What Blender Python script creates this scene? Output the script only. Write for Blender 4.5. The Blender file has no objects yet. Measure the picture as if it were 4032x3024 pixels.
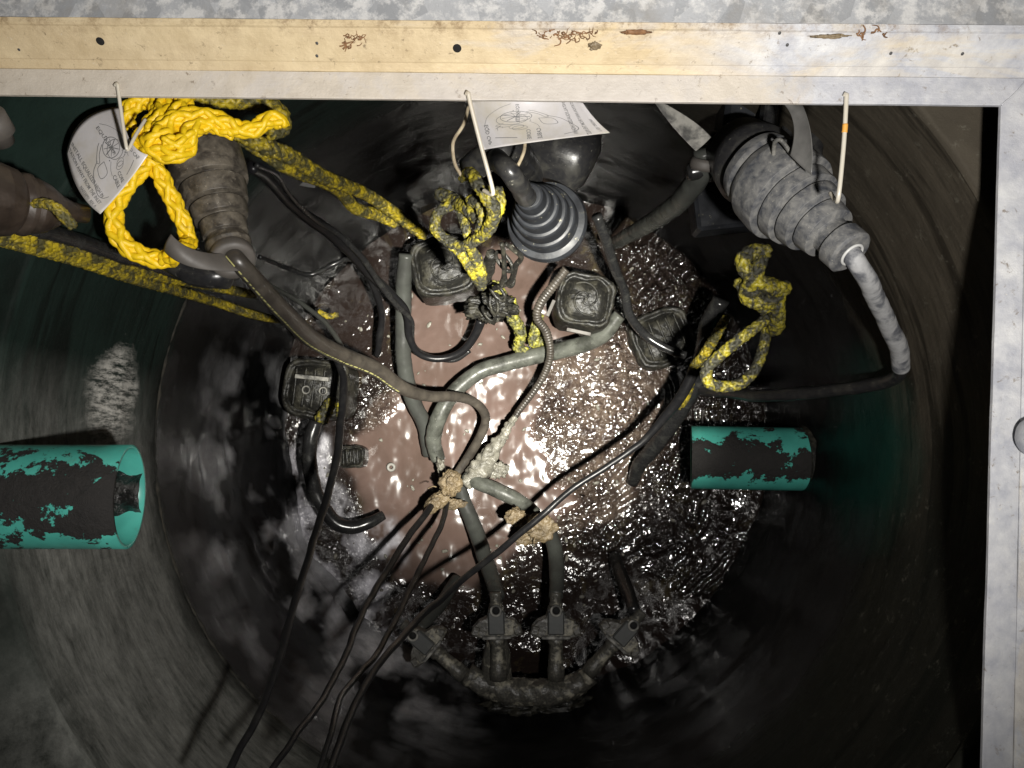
import bpy, math, random
import numpy as np
from mathutils import Vector, Matrix
random.seed(7); rng = np.random.default_rng(7)
scene = bpy.context.scene
C = scene.collection

# ------------------------------------------------------------------ camera
F = 3165.0; W0, H0 = 4032.0, 3024.0; NX, NY = 2040.0, 1720.0; CH = 0.95
_n = np.array([(NX-W0/2)/F, -(NY-H0/2)/F, -1.0]); _n /= np.linalg.norm(_n)
zc = -_n
yc = np.array([0, 1.0, 0]); yc = yc - yc.dot(zc)*zc; yc /= np.linalg.norm(yc)
xc = np.cross(yc, zc)
R = np.array([xc, yc, zc])                       # camera -> world
cam_d = bpy.data.cameras.new('camera'); cam = bpy.data.objects.new('camera', cam_d); C.objects.link(cam)
cam_d.sensor_width = 36.0; cam_d.lens = 36.0*F/W0; cam_d.clip_start = 0.02; cam_d.clip_end = 100
M4 = Matrix.Identity(4)
for i in range(3):
    for j in range(3): M4[i][j] = R[i][j]
M4[2][3] = CH
cam.matrix_world = M4
scene.camera = cam

def P(px, py, D):
    """the point seen at photo pixel (px, py) lying D metres below the camera"""
    d = R @ np.array([(px-W0/2)/F, -(py-H0/2)/F, -1.0])
    d = d * (D/-d[2])
    return np.array([d[0], d[1], CH + d[2]])
def PX(n, D): return n*D/F                       # n photo pixels at depth D, in metres

# ------------------------------------------------------------------ world, light
world = bpy.data.worlds.new('World'); scene.world = world; world.use_nodes = True
wn = world.node_tree; bg = wn.nodes['Background']
sky = wn.nodes.new('ShaderNodeTexSky'); sky.sky_type = 'NISHITA'; sky.sun_disc = False
sky.sun_elevation = math.radians(2); sky.sun_rotation = math.radians(120)
wn.links.new(sky.outputs['Color'], bg.inputs['Color']); bg.inputs['Strength'].default_value = 0.02

LPOS = np.array([0.21, -0.13, CH+0.02])          # flashlight in the photographer's hand
def spot(name, target, power, deg, blend, col, rad):
    l = bpy.data.lights.new(name, 'SPOT'); l.energy = power; l.spot_size = math.radians(deg); l.spot_blend = blend
    l.color = col; l.shadow_soft_size = rad
    o = bpy.data.objects.new(name, l); C.objects.link(o); o.location = LPOS
    o.rotation_euler = Vector(target - LPOS).to_track_quat('-Z', 'Y').to_euler()
    return o
spot('flashlight_beam', P(1960, 1400, 2.6), 860, 34, 1.0, (1.0, 0.97, 0.87), 0.022)
spot('flashlight_spill', P(1900, 450, 1.3), 118, 120, 1.0, (1.0, 0.965, 0.92), 0.026)
vs = scene.view_settings; vs.view_transform = 'Standard'; vs.look = 'None'; vs.exposure = 0; vs.gamma = 1
scene.cycles.use_denoising = True
scene.cycles.max_bounces = 8; scene.cycles.sample_clamp_indirect = 6; scene.cycles.caustics_reflective = False; scene.cycles.caustics_refractive = False

# ------------------------------------------------------------------ noise
_perm = rng.permutation(512)
_perm = np.concatenate([_perm, _perm, _perm])
_grad = rng.normal(size=(512, 3)); _grad /= np.linalg.norm(_grad, axis=1)[:, None]
def gn(p):
    p = np.asarray(p, float); i = np.floor(p).astype(int); f = p - i; u = f*f*(3-2*f); i = i & 255
    out = 0
    for a in (0, 1):
        for b in (0, 1):
            for c in (0, 1):
                h = _perm[(_perm[(_perm[(i[:, 0]+a) & 511] + i[:, 1]+b) & 511] + i[:, 2]+c) & 511]
                g = _grad[h]; d = f - np.array([a, b, c])
                w = (u[:, 0] if a else 1-u[:, 0])*(u[:, 1] if b else 1-u[:, 1])*(u[:, 2] if c else 1-u[:, 2])
                out = out + w*np.sum(g*d, axis=1)
    return out
def fbm(p, o=4, lac=2.1, g=0.5):
    p = np.asarray(p, float); s = 0; a = 1
    for k in range(o): s = s + a*gn(p+17.3*k); p = p*lac; a *= g
    return s

# ------------------------------------------------------------------ objects
def wloc(o):
    v = np.zeros(3)
    while o is not None: v += np.array(o.location); o = o.parent
    return v
def tag(o, label=None, cat=None, group=None, kind=None):
    if label: o['label'] = label
    if cat: o['category'] = cat
    if group: o['group'] = group
    if kind: o['kind'] = kind
    return o
def thing(name, label, cat, loc, group=None):
    o = bpy.data.objects.new(name, None); C.objects.link(o); o.location = tuple(map(float, loc)); o.empty_display_size = 0.05
    return tag(o, label, cat, group)
class MB:
    def __init__(s): s.v = []; s.f = []; s.n = 0; s.m = []
    def add(s, v, f, mi=0):
        v = np.asarray(v, float).reshape(-1, 3); s.v.append(v)
        for q in f: s.f.append([i+s.n for i in q]); s.m.append(mi)
        s.n += len(v)
def obj(name, mb, mat, parent=None, loc=None, smooth=True, disp=None):
    v = np.concatenate(mb.v) if mb.v else np.zeros((0, 3))
    if parent is not None: off = wloc(parent); l = (0, 0, 0)
    else:
        off = np.array(loc) if loc is not None else np.array([v[:, 0].mean(), v[:, 1].mean(), v[:, 2].min()]); l = off
    me = bpy.data.meshes.new(name); me.from_pydata((v-off).tolist(), [], mb.f)
    mats = mat if isinstance(mat, (list, tuple)) else [mat]
    for m in mats: me.materials.append(m)
    if len(mats) > 1: me.polygons.foreach_set('material_index', mb.m)
    if smooth: me.polygons.foreach_set('use_smooth', [True]*len(me.polygons))
    me.update()
    o = bpy.data.objects.new(name, me); C.objects.link(o); o.location = tuple(map(float, l))
    if parent is not None: o.parent = parent
    return o

def spline(pts, step=0.008):
    """Catmull-Rom through points of any dimension, resampled evenly in the first three"""
    p = np.asarray(pts, float); q = np.vstack([2*p[0]-p[1], p, 2*p[-1]-p[-2]]); out = []
    for i in range(len(p)-1):
        a, b, c, d = q[i:i+4]
        L = np.linalg.norm((c-b)[:3]); n = max(4, int(L/step*2)); t = np.linspace(0, 1, n, endpoint=False)[:, None]
        out.append(0.5*((2*b)+(c-a)*t+(2*a-5*b+4*c-d)*t*t+(3*b-a-3*c+d)*t**3))
    out.append(p[-1:]); o = np.vstack(out)
    s = np.concatenate([[0], np.cumsum(np.linalg.norm(np.diff(o[:, :3], axis=0), axis=1))])
    n = max(3, int(s[-1]/step)+1); t = np.linspace(0, s[-1], n)
    return np.stack([np.interp(t, s, o[:, k]) for k in range(o.shape[1])], 1), t
def frames(p):
    T = np.gradient(p, axis=0); T /= np.linalg.norm(T, axis=1)[:, None]+1e-12
    N = np.zeros_like(p); a = np.array([0, 0, 1.0]) if abs(T[0][2]) < 0.9 else np.array([1.0, 0, 0])
    n = np.cross(T[0], a); n /= np.linalg.norm(n)
    for i in range(len(p)):
        n = n - n.dot(T[i])*T[i]; n /= np.linalg.norm(n)+1e-12; N[i] = n
    return T, N, np.cross(T, N)
def sweep(mb, p, r, seg=14, cap=True, bump=0, bs=60, mi=0, flat=1.0):
    T, N, B = frames(p); n = len(p); a = np.linspace(0, 2*math.pi, seg, endpoint=False)
    r = np.broadcast_to(np.asarray(r, float), (n,))
    v = p[:, None, :] + r[:, None, None]*(np.cos(a)[None, :, None]*N[:, None, :] + flat*np.sin(a)[None, :, None]*B[:, None, :])
    v = v.reshape(-1, 3)
    if bump:
        c = np.repeat(p, seg, axis=0); v = v + (v-c)/np.repeat(r, seg)[:, None]*(bump*fbm(v*bs, 3))[:, None]
    f = [[i*seg+j, i*seg+(j+1) % seg, (i+1)*seg+(j+1) % seg, (i+1)*seg+j] for i in range(n-1) for j in range(seg)]
    if cap: f += [list(range(seg))[::-1], [(n-1)*seg+j for j in range(seg)]]
    mb.add(v, f, mi)
def W(pts):
    """photo points (px, py, D, rpx) -> world xyz + radius"""
    out = []
    for a, b, d, r in pts:                       # keep inside the round wall
        d = min(d, (0.80-0.022-PX(r, d))*F/max(1.0, math.hypot(a-NX, b-NY))); out.append(list(P(a, b, d))+[PX(r, d)])
    return np.array(out)
def cable_mb(pts, step=0.008, seg=14, bump=0, bs=60, mb=None, ridge=0):
    q, t = spline(W(pts), step); mb = mb or MB(); r = q[:, 3].copy()*(1+0.05*fbm(q[:, :3]*25+9, 2))
    fade = np.clip(np.minimum(np.arange(len(q)), np.arange(len(q))[::-1])/8.0, 0, 1)[:, None]
    q[:, :3] += 0.0045*fade*np.stack([fbm(q[:, :3]*9+k_*31, 2) for k_ in range(3)], 1)
    if ridge: r = r*(1+0.10*np.sin(t/ridge*2*math.pi))
    sweep(mb, q[:, :3], r, seg, True, bump, bs)
    return mb
def braid(mb, pts, n=4, pitch=5.5, fuzz=0.0, step=0.0035, world=False, flat=1.0, thin=1.0):
    """a hollow braid: n strands each way, woven, along a path"""
    q, t = spline(pts if world else W(pts), step); p = q[:, :3]; r = q[:, 3]*thin
    T, N, B = frames(p); s = np.concatenate([[0], np.cumsum(np.diff(t)/np.maximum(r[:-1], 1e-4))])
    for sg in (1, -1):
        for k in range(n):
            ph = sg*s/pitch*2*math.pi + 2*math.pi*k/n + (0.3 if sg < 0 else 0)
            wv = 0.10*np.sin(n*s/pitch*2*math.pi*2 + k*math.pi + (0 if sg > 0 else math.pi))
            rad = r*(0.66+wv)
            c = p + rad[:, None]*(np.cos(ph)[:, None]*N + flat*np.sin(ph)[:, None]*B)
            if fuzz: c = c + fuzz*rng.normal(size=c.shape)*r[:, None]
            sweep(mb, c, r*0.40, 7, True)
    sweep(mb, p, r*0.62, 8, True)
def lathe(mb, A, Bp, prof, seg=48, bump=0, bs=50, cap=True, mi=0):
    """prof: (t along A-B, radius in metres)"""
    A = np.asarray(A); Bp = np.asarray(Bp); ax = Bp-A
    T = ax/np.linalg.norm(ax); h = np.array([0, 0, 1.0]) if abs(T[2]) < 0.9 else np.array([1.0, 0, 0])
    N = np.cross(T, h); N /= np.linalg.norm(N); Bb = np.cross(T, N); a = np.linspace(0, 2*math.pi, seg, endpoint=False)
    v = []
    for t, r in prof:
        c = A+ax*t; ring = c + r*(np.cos(a)[:, None]*N + np.sin(a)[:, None]*Bb); v.append(ring)
    v = np.vstack(v); n = len(prof)
    if bump: v = v + (bump*fbm(v*bs, 3))[:, None]*np.tile(np.cos(a)[:, None]*N + np.sin(a)[:, None]*Bb, (n, 1))
    f = [[i*seg+j, i*seg+(j+1) % seg, (i+1)*seg+(j+1) % seg, (i+1)*seg+j] for i in range(n-1) for j in range(seg)]
    if cap: f += [list(range(seg))[::-1], [(n-1)*seg+j for j in range(seg)]]
    mb.add(v, f, mi)
def steps(prof, b=0.005):
    """round off each corner of a stepped profile a little"""
    out = [prof[0]]
    for i in range(1, len(prof)-1):
        a, c, d = np.array(prof[i-1]), np.array(prof[i]), np.array(prof[i+1])
        for o in (a, d):
            pass
        la = abs(c[0]-a[0])+abs(c[1]-a[1])*8; ld = abs(d[0]-c[0])+abs(d[1]-c[1])*8
        k1 = min(0.35, b/max(la, 1e-6)); k2 = min(0.35, b/max(ld, 1e-6))
        out += [tuple(c+(a-c)*k1), tuple(c+((a-c)*k1+(d-c)*k2)*0.22), tuple(c+(d-c)*k2)]
    return out+[prof[-1]]
def box(mb, c, s, ax=None, bev=0.15, mi=0):
    """bevelled box; ax = 3x3 rows of axes"""
    ax = np.eye(3) if ax is None else np.asarray(ax); s = np.array(s)/2; b = bev*min(s)
    V = []; idx = {}
    for sx in (-1, 1):
        for sy in (-1, 1):
            for sz in (-1, 1):
                for k in range(3):
                    q = np.array([sx, sy, sz])*s; q = q - np.array([sx, sy, sz])*b; q[k] = (sx, sy, sz)[k]*s[k]
                    idx[(sx, sy, sz, k)] = len(V); V.append(q)
    f = []
    for k in range(3):
        o = [j for j in range(3) if j != k]
        for sg in (-1, 1):
            q = []
            for a, d in ((-1, -1), (1, -1), (1, 1), (-1, 1)):
                t = [0, 0, 0]; t[k] = sg; t[o[0]] = a; t[o[1]] = d; q.append(idx[tuple(t)+(k,)])
            f.append(q)
        for a in (-1, 1):
            for d in (-1, 1):
                t1 = [0, 0, 0]; t1[k] = -1; t1[o[0]] = a; t1[o[1]] = d; t2 = list(t1); t2[k] = 1
                f.append([idx[tuple(t1)+(o[0],)], idx[tuple(t2)+(o[0],)], idx[tuple(t2)+(o[1],)], idx[tuple(t1)+(o[1],)]])
    for sx in (-1, 1):
        for sy in (-1, 1):
            for sz in (-1, 1): f.append([idx[(sx, sy, sz, k)] for k in range(3)])
    V = np.array(V) @ ax + np.asarray(c)
    mb.add(V, f, mi)
def rotz(a): c, s = math.cos(a), math.sin(a); return np.array([[c, s, 0], [-s, c, 0], [0, 0, 1.0]])
def blob(mb, c, s, n=24, amp=0.25, freq=1.5, ax=None, mi=0, seed=0.0, crisp=0.0):
    """lumpy ellipsoid"""
    th = np.linspace(0, math.pi, n); ph = np.linspace(0, 2*math.pi, 2*n, endpoint=False)
    d = np.array([[math.sin(t)*math.cos(p), math.sin(t)*math.sin(p), math.cos(t)] for t in th for p in ph])
    rr = 1+amp*fbm(d*freq+seed, 4) + crisp*np.abs(fbm(d*freq*3+seed+5, 3))
    v = d*rr[:, None]*np.array(s)
    if ax is not None: v = v @ np.asarray(ax)
    m = 2*n
    f = [[i*m+j, i*m+(j+1) % m, (i+1)*m+(j+1) % m, (i+1)*m+j] for i in range(n-1) for j in range(m)]
    mb.add(v+np.asarray(c), f, mi)

# ------------------------------------------------------------------ materials
class NT:
    def __init__(s, name):
        s.m = bpy.data.materials.new(name); s.m.use_nodes = True; s.t = s.m.node_tree; s.b = s.t.nodes['Principled BSDF']
        s.tc = s.t.nodes.new('ShaderNodeTexCoord').outputs['Object']
    def l(s, a, b): s.t.links.new(a, b)
    def val(s, sock, v):
        if hasattr(v, 'is_output') or isinstance(v, bpy.types.NodeSocket): s.l(v, sock)
        else: sock.default_value = v
    def geo(s): return s.t.nodes.new('ShaderNodeNewGeometry').outputs['Position']
    def mapp(s, sc=(1, 1, 1), src=None, rot=(0, 0, 0)):
        n = s.t.nodes.new('ShaderNodeMapping'); n.inputs['Scale'].default_value = sc; n.inputs['Rotation'].default_value = rot
        s.l(src or s.tc, n.inputs['Vector']); return n.outputs[0]
    def noise(s, scale, detail=5, rough=0.55, src=None, dist=0.0, w=None):
        n = s.t.nodes.new('ShaderNodeTexNoise'); n.inputs['Scale'].default_value = scale; n.inputs['Detail'].default_value = detail
        n.inputs['Roughness'].default_value = rough; n.inputs['Distortion'].default_value = dist; s.l(src or s.tc, n.inputs['Vector']); return n.outputs['Fac']
    def vor(s, scale, src=None, feat='F1'):
        n = s.t.nodes.new('ShaderNodeTexVoronoi'); n.feature = feat; n.inputs['Scale'].default_value = scale; s.l(src or s.tc, n.inputs['Vector']); return n.outputs['Distance']
    def ramp(s, fac, stops, interp='LINEAR'):
        n = s.t.nodes.new('ShaderNodeValToRGB'); e = n.color_ramp.elements; n.color_ramp.interpolation = interp
        while len(e) < len(stops): e.new(0.5)
        for i, (p, c) in enumerate(stops):
            e[i].position = p; c = (c, c, c) if not hasattr(c, '__len__') else c; e[i].color = (*c[:3], 1)
        s.val(n.inputs[0], fac); return n.outputs[0]
    def mix(s, fac, a, b, mode='MIX'):
        n = s.t.nodes.new('ShaderNodeMix'); n.data_type = 'RGBA'; n.blend_type = mode; s.val(n.inputs[0], fac)
        for k, v in ((6, a), (7, b)):
            if isinstance(v, (tuple, list)): v = (*v[:3], 1)
            s.val(n.inputs[k], v)
        return n.outputs[2]
    def math(s, op, a, b=0.0, c=None):
        n = s.t.nodes.new('ShaderNodeMath'); n.operation = op; s.val(n.inputs[0], a); s.val(n.inputs[1], b)
        if c is not None: s.val(n.inputs[2], c)
        return n.outputs[0]
    def sep(s, src=None):
        n = s.t.nodes.new('ShaderNodeSeparateXYZ'); s.l(src or s.tc, n.inputs[0]); return n.outputs
    def bump(s, h, strength=0.5, dist=0.01, prev=None):
        n = s.t.nodes.new('ShaderNodeBump'); n.inputs['Strength'].default_value = strength; n.inputs['Distance'].default_value = dist
        s.val(n.inputs['Height'], h)
        if prev is not None: s.l(prev, n.inputs['Normal'])
        s.l(n.outputs[0], s.b.inputs['Normal']); return n.outputs[0]
    def set(s, col=None, rough=None, metal=None, spec=None, coat=None, coatr=None):
        if col is not None: s.val(s.b.inputs['Base Color'], (*col[:3], 1) if isinstance(col, (tuple, list)) else col)
        if rough is not None: s.val(s.b.inputs['Roughness'], rough)
        if metal is not None: s.val(s.b.inputs['Metallic'], metal)
        if spec is not None: s.val(s.b.inputs['Specular IOR Level'], spec)
        if coat is not None: s.val(s.b.inputs['Coat Weight'], coat)
        if coatr is not None: s.val(s.b.inputs['Coat Roughness'], coatr)
        return s
def dirty(name, base, dirt, sc=20, thr=(0.45, 0.6), r0=0.35, r1=0.7, bump=0.4, bd=0.002, bsc=60, speck=None, coat=0):
    n = NT(name); f = n.noise(sc, 6, 0.6, dist=0.3)
    m = n.ramp(f, [(thr[0], 0.0), (thr[1], 1.0)])
    c = n.mix(m, base, dirt)
    c = n.mix(n.ramp(n.noise(sc*5, 4), [(0.3, 0.0), (0.75, 0.5)]), c, n.mix(0.5, dirt, base))
    if speck: 
        c = n.mix(n.ramp(n.noise(sc*4, 6, 0.8), [(0.62, 0.0), (0.67, 0.8)]), c, speck)
    r = n.ramp(m, [(0, r0), (1, r1)]); n.set(c, r, coat=coat, coatr=0.15)
    n.bump(n.math('ADD', n.math('MULTIPLY', n.noise(bsc, 6, 0.6), 1.0), n.math('MULTIPLY', m, 0.3)), bump, bd)
    return n.m
M = {}
M['rubber_black'] = dirty('black wet rubber', (0.016, 0.016, 0.018), (0.06, 0.058, 0.05), 25, (0.5, 0.75), 0.28, 0.5, 0.35, 0.0015, 70, (0.25, 0.24, 0.2))
M['hose_black'] = dirty('black hose', (0.012, 0.012, 0.013), (0.05, 0.05, 0.045), 30, (0.5, 0.8), 0.22, 0.45, 0.3, 0.001, 90)
M['cable_black'] = dirty('black cable jacket', (0.008, 0.008, 0.009), (0.022, 0.021, 0.02), 40, (0.5, 0.8), 0.3, 0.5, 0.3, 0.001, 120)
M['hose_grey'] = dirty('sludge grey hose', (0.098, 0.102, 0.088), (0.028, 0.029, 0.024), 24, (0.42, 0.62), 0.28, 0.5, 0.5, 0.0015, 60, (0.3, 0.3, 0.26))
M['hose_dark'] = dirty('dark grey hose', (0.055, 0.058, 0.052), (0.03, 0.03, 0.028), 18, (0.4, 0.7), 0.25, 0.5, 0.5, 0.0015, 60)
M['boot_brown'] = dirty('brown dusted boot', (0.030, 0.026, 0.022), (0.15, 0.13, 0.10), 46, (0.40, 0.68), 0.4, 0.65, 0.4, 0.002, 60, (0.36, 0.33, 0.27))
M['boot_grey'] = dirty('grey limed boot', (0.050, 0.055, 0.068), (0.24, 0.235, 0.22), 52, (0.36, 0.66), 0.5, 0.8, 0.5, 0.002, 60, (0.55, 0.52, 0.42))
M['boot_dark'] = dirty('charcoal boot', (0.009, 0.0095, 0.011), (0.022, 0.024, 0.028), 14, (0.4, 0.65), 0.38, 0.6, 0.35, 0.0015, 80, (0.3, 0.28, 0.2))
M['cable_brown'] = dirty('brown dusted cable', (0.032, 0.028, 0.024), (0.085, 0.073, 0.058), 22, (0.4, 0.7), 0.35, 0.55, 0.3, 0.001, 90)
M['cable_chalk'] = dirty('chalky cable', (0.40, 0.40, 0.40), (0.085, 0.09, 0.105), 28, (0.47, 0.62), 0.65, 0.6, 0.4, 0.0015, 60)
M['strap_grey'] = dirty('grey rubber strap', (0.10, 0.09, 0.08), (0.055, 0.05, 0.045), 20, (0.4, 0.7), 0.5, 0.7, 0.2, 0.001, 60)
M['strap_pale'] = dirty('pale grimy strap', (0.30, 0.29, 0.26), (0.04, 0.04, 0.038), 26, (0.45, 0.6), 0.5, 0.7, 0.3, 0.001, 90)
M['zinc'] = dirty('zinc wire', (0.50, 0.47, 0.40), (0.45, 0.38, 0.28), 30, (0.5, 0.8), 0.28, 0.5, 0.2, 0.0005, 90)
M['dark_metal'] = dirty('grimy dark metal', (0.008, 0.008, 0.008), (0.050, 0.047, 0.035), 34, (0.48, 0.68), 0.3, 0.55, 0.8, 0.004, 60, (0.3, 0.29, 0.24))
M['valve'] = dirty('grimy valve plastic', (0.035, 0.034, 0.032), (0.30, 0.28, 0.22), 34, (0.54, 0.66), 0.35, 0.6, 0.8, 0.004, 60, (0.4, 0.38, 0.3))
M['valve_face'] = dirty('valve face', (0.045, 0.048, 0.047), (0.08, 0.08, 0.075), 30, (0.5, 0.7), 0.5, 0.6, 0.2, 0.002, 60)
M['tan'] = dirty('tan grease', (0.20, 0.15, 0.085), (0.055, 0.042, 0.028), 30, (0.45, 0.7), 0.4, 0.6, 1.0, 0.006, 50, (0.42, 0.35, 0.23))
M['grease'] = dirty('grey grease', (0.21, 0.20, 0.165), (0.08, 0.075, 0.062), 40, (0.45, 0.7), 0.22, 0.4, 1.0, 0.005, 60, (0.5, 0.48, 0.4))
M['seam'] = dirty('seam sealant', (0.02, 0.02, 0.018), (0.06, 0.055, 0.045), 20, (0.45, 0.6), 0.85, 0.9, 1.0, 0.004, 50); M['seam'].node_tree.nodes['Principled BSDF'].inputs['Specular IOR Level'].default_value = 0.1
M['boot_umber'] = dirty('umber wet boot', (0.018, 0.013, 0.010), (0.055, 0.040, 0.030), 14, (0.45, 0.7), 0.35, 0.6, 0.4, 0.002, 60)
M['white_ring'] = NT('white ring').set((0.6, 0.6, 0.58), 0.4).m
M['orange'] = NT('orange band').set((0.65, 0.32, 0.06), 0.5).m
M['yellow_print'] = NT('yellow print').set((0.42, 0.40, 0.16), 0.5).m
M['hole'] = NT('bolt hole').set((0.004, 0.004, 0.004), 0.9).m  # black that stands in for the shade inside holes
M['rust'] = dirty('rusty leaf litter', (0.24, 0.12, 0.05), (0.09, 0.045, 0.02), 60, (0.4, 0.6), 0.6, 0.8, 0.5, 0.002, 60)
M['twine'] = dirty('tan twine', (0.45, 0.38, 0.26), (0.25, 0.2, 0.13), 60, (0.4, 0.6), 0.6, 0.8, 0.5, 0.001, 100)
M['ink'] = NT('grey ink').set((0.17, 0.17, 0.17), 0.6).m
M['ink_dark'] = NT('dark ink').set((0.05, 0.05, 0.05), 0.6).m
def paper(name, base, dirt, thr):
    n = NT(name); m = n.ramp(n.noise(12, 6, 0.6), [(thr, 0.0), (thr+0.25, 1.0)])
    n.set(n.mix(m, base, dirt), 0.35); n.bump(n.noise(30, 3), 0.15, 0.002); return n.m
M['paper'] = paper('white plastic tag', (0.62, 0.60, 0.60), (0.50, 0.46, 0.38), 0.45)
M['paper_grey'] = paper('grimy tag', (0.20, 0.195, 0.185), (0.10, 0.10, 0.095), 0.4)
for k_ in ('dark_metal', 'boot_dark', 'cable_black', 'hose_grey', 'hose_dark'): M[k_].node_tree.nodes['Principled BSDF'].inputs['Specular IOR Level'].default_value = 0.25
def rope_mat(name, dirt, thr, base=(0.80, 0.56, 0.012), sc=36):
    n = NT(name); f = n.noise(sc, 7, 0.7, dist=0.4); m = n.ramp(f, [(thr-0.03, 0.0), (thr+0.13, 1.0)])
    c = n.mix(n.noise(9, 2), base, tuple(x*0.78 for x in base)); c = n.mix(m, c, dirt)
    n.set(c, n.ramp(m, [(0, 0.38), (1, 0.7)])); st = n.mapp((1, 1, 1)); n.bump(n.noise(260, 4, 0.7), 0.5, 0.002); return n.m
M['rope_clean'] = rope_mat('bright yellow rope', (0.40, 0.28, 0.03), 0.62, (0.86, 0.58, 0.012))
M['rope_dirty'] = rope_mat('grimy yellow rope', (0.060, 0.054, 0.016), 0.42, (0.47, 0.36, 0.020))
M['rope_grimy'] = rope_mat('blackened yellow rope', (0.022, 0.021, 0.012), 0.40, (0.33, 0.28, 0.022))
M['rope_filthy'] = rope_mat('sludge stained rope', (0.06, 0.06, 0.03), 0.42, (0.36, 0.34, 0.05))

def wall_mat():
    n = NT('tank wall'); pos = n.geo(); x, y, z = n.sep(pos)
    streak = n.noise(1.0, 6, 0.65, src=n.mapp((5, 5, 75), pos)); broad = n.noise(1.0, 4, 0.6, src=n.mapp((1.6, 1.6, 16), pos))
    blot = n.noise(3.2, 7, 0.7, src=pos, dist=0.4)
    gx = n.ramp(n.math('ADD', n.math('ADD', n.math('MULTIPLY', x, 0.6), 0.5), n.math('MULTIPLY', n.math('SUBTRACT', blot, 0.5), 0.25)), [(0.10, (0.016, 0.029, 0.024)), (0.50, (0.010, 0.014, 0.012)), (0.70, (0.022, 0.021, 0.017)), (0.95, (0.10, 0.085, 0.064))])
    up = n.mix(n.ramp(blot, [(0.35, 0.0), (0.7, 0.75)]), gx, n.mix(0.6, gx, (0.006, 0.007, 0.006)))
    up = n.mix(n.ramp(streak, [(0.40, 0.0), (0.68, 0.6)]), up, n.mix(0.6, up, (0.004, 0.004, 0.004)))
    up = n.mix(n.ramp(broad, [(0.53, 0.0), (0.60, 0.75)]), up, n.mix(0.75, up, (0.004, 0.0035, 0.003)))
    up = n.mix(n.ramp(n.math('ADD', n.math('MULTIPLY', y, -0.9), 0.5), [(0.45, 0.0), (0.70, 0.9)]), up, n.mix(0.8, up, (0.012, 0.015, 0.0125)))  # -Y side darkened in colour for the shade of the hatch lip
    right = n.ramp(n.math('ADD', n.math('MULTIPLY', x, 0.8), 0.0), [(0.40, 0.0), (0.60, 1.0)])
    up = n.mix(n.math('MULTIPLY', right, n.ramp(n.noise(30, 7, 0.8, src=pos), [(0.58, 0.0), (0.66, 0.6)])), up, (0.16, 0.15, 0.12))
    # worn pale band and a pale streaked patch on the -X side
    zz = n.math('ADD', z, n.math('MULTIPLY', n.math('SUBTRACT', n.noise(2.5, 5, 0.6, src=pos), 0.5), 0.30))
    inb = n.math('MULTIPLY', n.ramp(n.math('ADD', zz, 1.0), [(0.10, 0.0), (0.25, 1.0)]), n.ramp(n.math('MULTIPLY', zz, -1.0), [(0.22, 0.0), (0.36, 1.0)]))
    left = n.ramp(n.math('ADD', n.math('MULTIPLY', x, -0.6), n.math('MULTIPLY', n.noise(1.6, 4, src=pos), 0.5)), [(0.36, 0.0), (0.60, 1.0)])
    lowy = n.ramp(n.math('ADD', n.math('MULTIPLY', y, -0.8), 0.5), [(0.38, 0.0), (0.56, 1.0)])
    bm = n.math('MULTIPLY', n.math('MULTIPLY', inb, left), lowy)
    pale = n.mix(n.ramp(n.math('ADD', n.math('MULTIPLY', n.noise(1.0, 7, 0.75, src=n.mapp((14, 14, 60), pos)), 0.5), n.math('MULTIPLY', n.noise(5, 9, 0.85, src=pos, dist=0.5), 0.5)), [(0.36, 0.0), (0.68, 1.0)]), (0.045, 0.047, 0.042), (0.36, 0.36, 0.33))
    up = n.mix(n.math('MULTIPLY', bm, 0.85), up, pale)
    def near(c, r0, r1):
        q = n.t.nodes.new('ShaderNodeVectorMath'); q.operation = 'DISTANCE'; n.l(pos, q.inputs[0]); q.inputs[1].default_value = c
        return n.ramp(n.math('ADD', q.outputs['Value'], n.math('MULTIPLY', n.math('SUBTRACT', n.noise(14, 5, 0.7, src=pos), 0.5), 0.12)), [(r0, 1.0), (r1, 0.0)])
    pc = P(440, 1560, 1.57); pm = n.math('MULTIPLY', near(tuple(pc), 0.05, 0.11), n.ramp(n.noise(1.0, 6, 0.8, src=n.mapp((70, 70, 16), pos)), [(0.42, 0.0), (0.58, 1.0)]))
    up = n.mix(n.math('MULTIPLY', pm, 0.9), up, (0.72, 0.70, 0.64))
    gp = tuple(P(3420, 1770, 1.84)); gm = near(gp, 0.10, 0.27)  # the teal pipe's green reflection, painted into the wall colour
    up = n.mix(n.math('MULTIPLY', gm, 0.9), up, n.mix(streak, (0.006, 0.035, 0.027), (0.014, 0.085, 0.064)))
    low = n.mix(n.ramp(n.noise(5, 6, 0.65, src=pos), [(0.45, 0.0), (0.7, 1.0)]), (0.004, 0.0042, 0.0045), (0.011, 0.0115, 0.011))
    low = n.mix(n.math('MULTIPLY', gm, 0.8), low, (0.008, 0.045, 0.034))  # same painted green reflection on the lower wall
    # wet reflections painted as silvery patches into the lower wall's colour
    at = n.t.nodes.new('ShaderNodeAttribute'); at.attribute_name = 'glint_lumps'
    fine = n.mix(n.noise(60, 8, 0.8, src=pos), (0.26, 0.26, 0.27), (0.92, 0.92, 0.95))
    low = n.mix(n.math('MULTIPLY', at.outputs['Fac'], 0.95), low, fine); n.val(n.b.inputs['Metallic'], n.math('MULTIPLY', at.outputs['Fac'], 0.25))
    isup = n.ramp(n.math('ADD', n.math('ADD', z, 1.30), n.math('MULTIPLY', n.math('SUBTRACT', n.noise(6, 5, 0.7, src=pos), 0.5), 0.16)), [(0.44, 0.0), (0.54, 1.0)])
    col = n.mix(isup, low, up)
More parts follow.
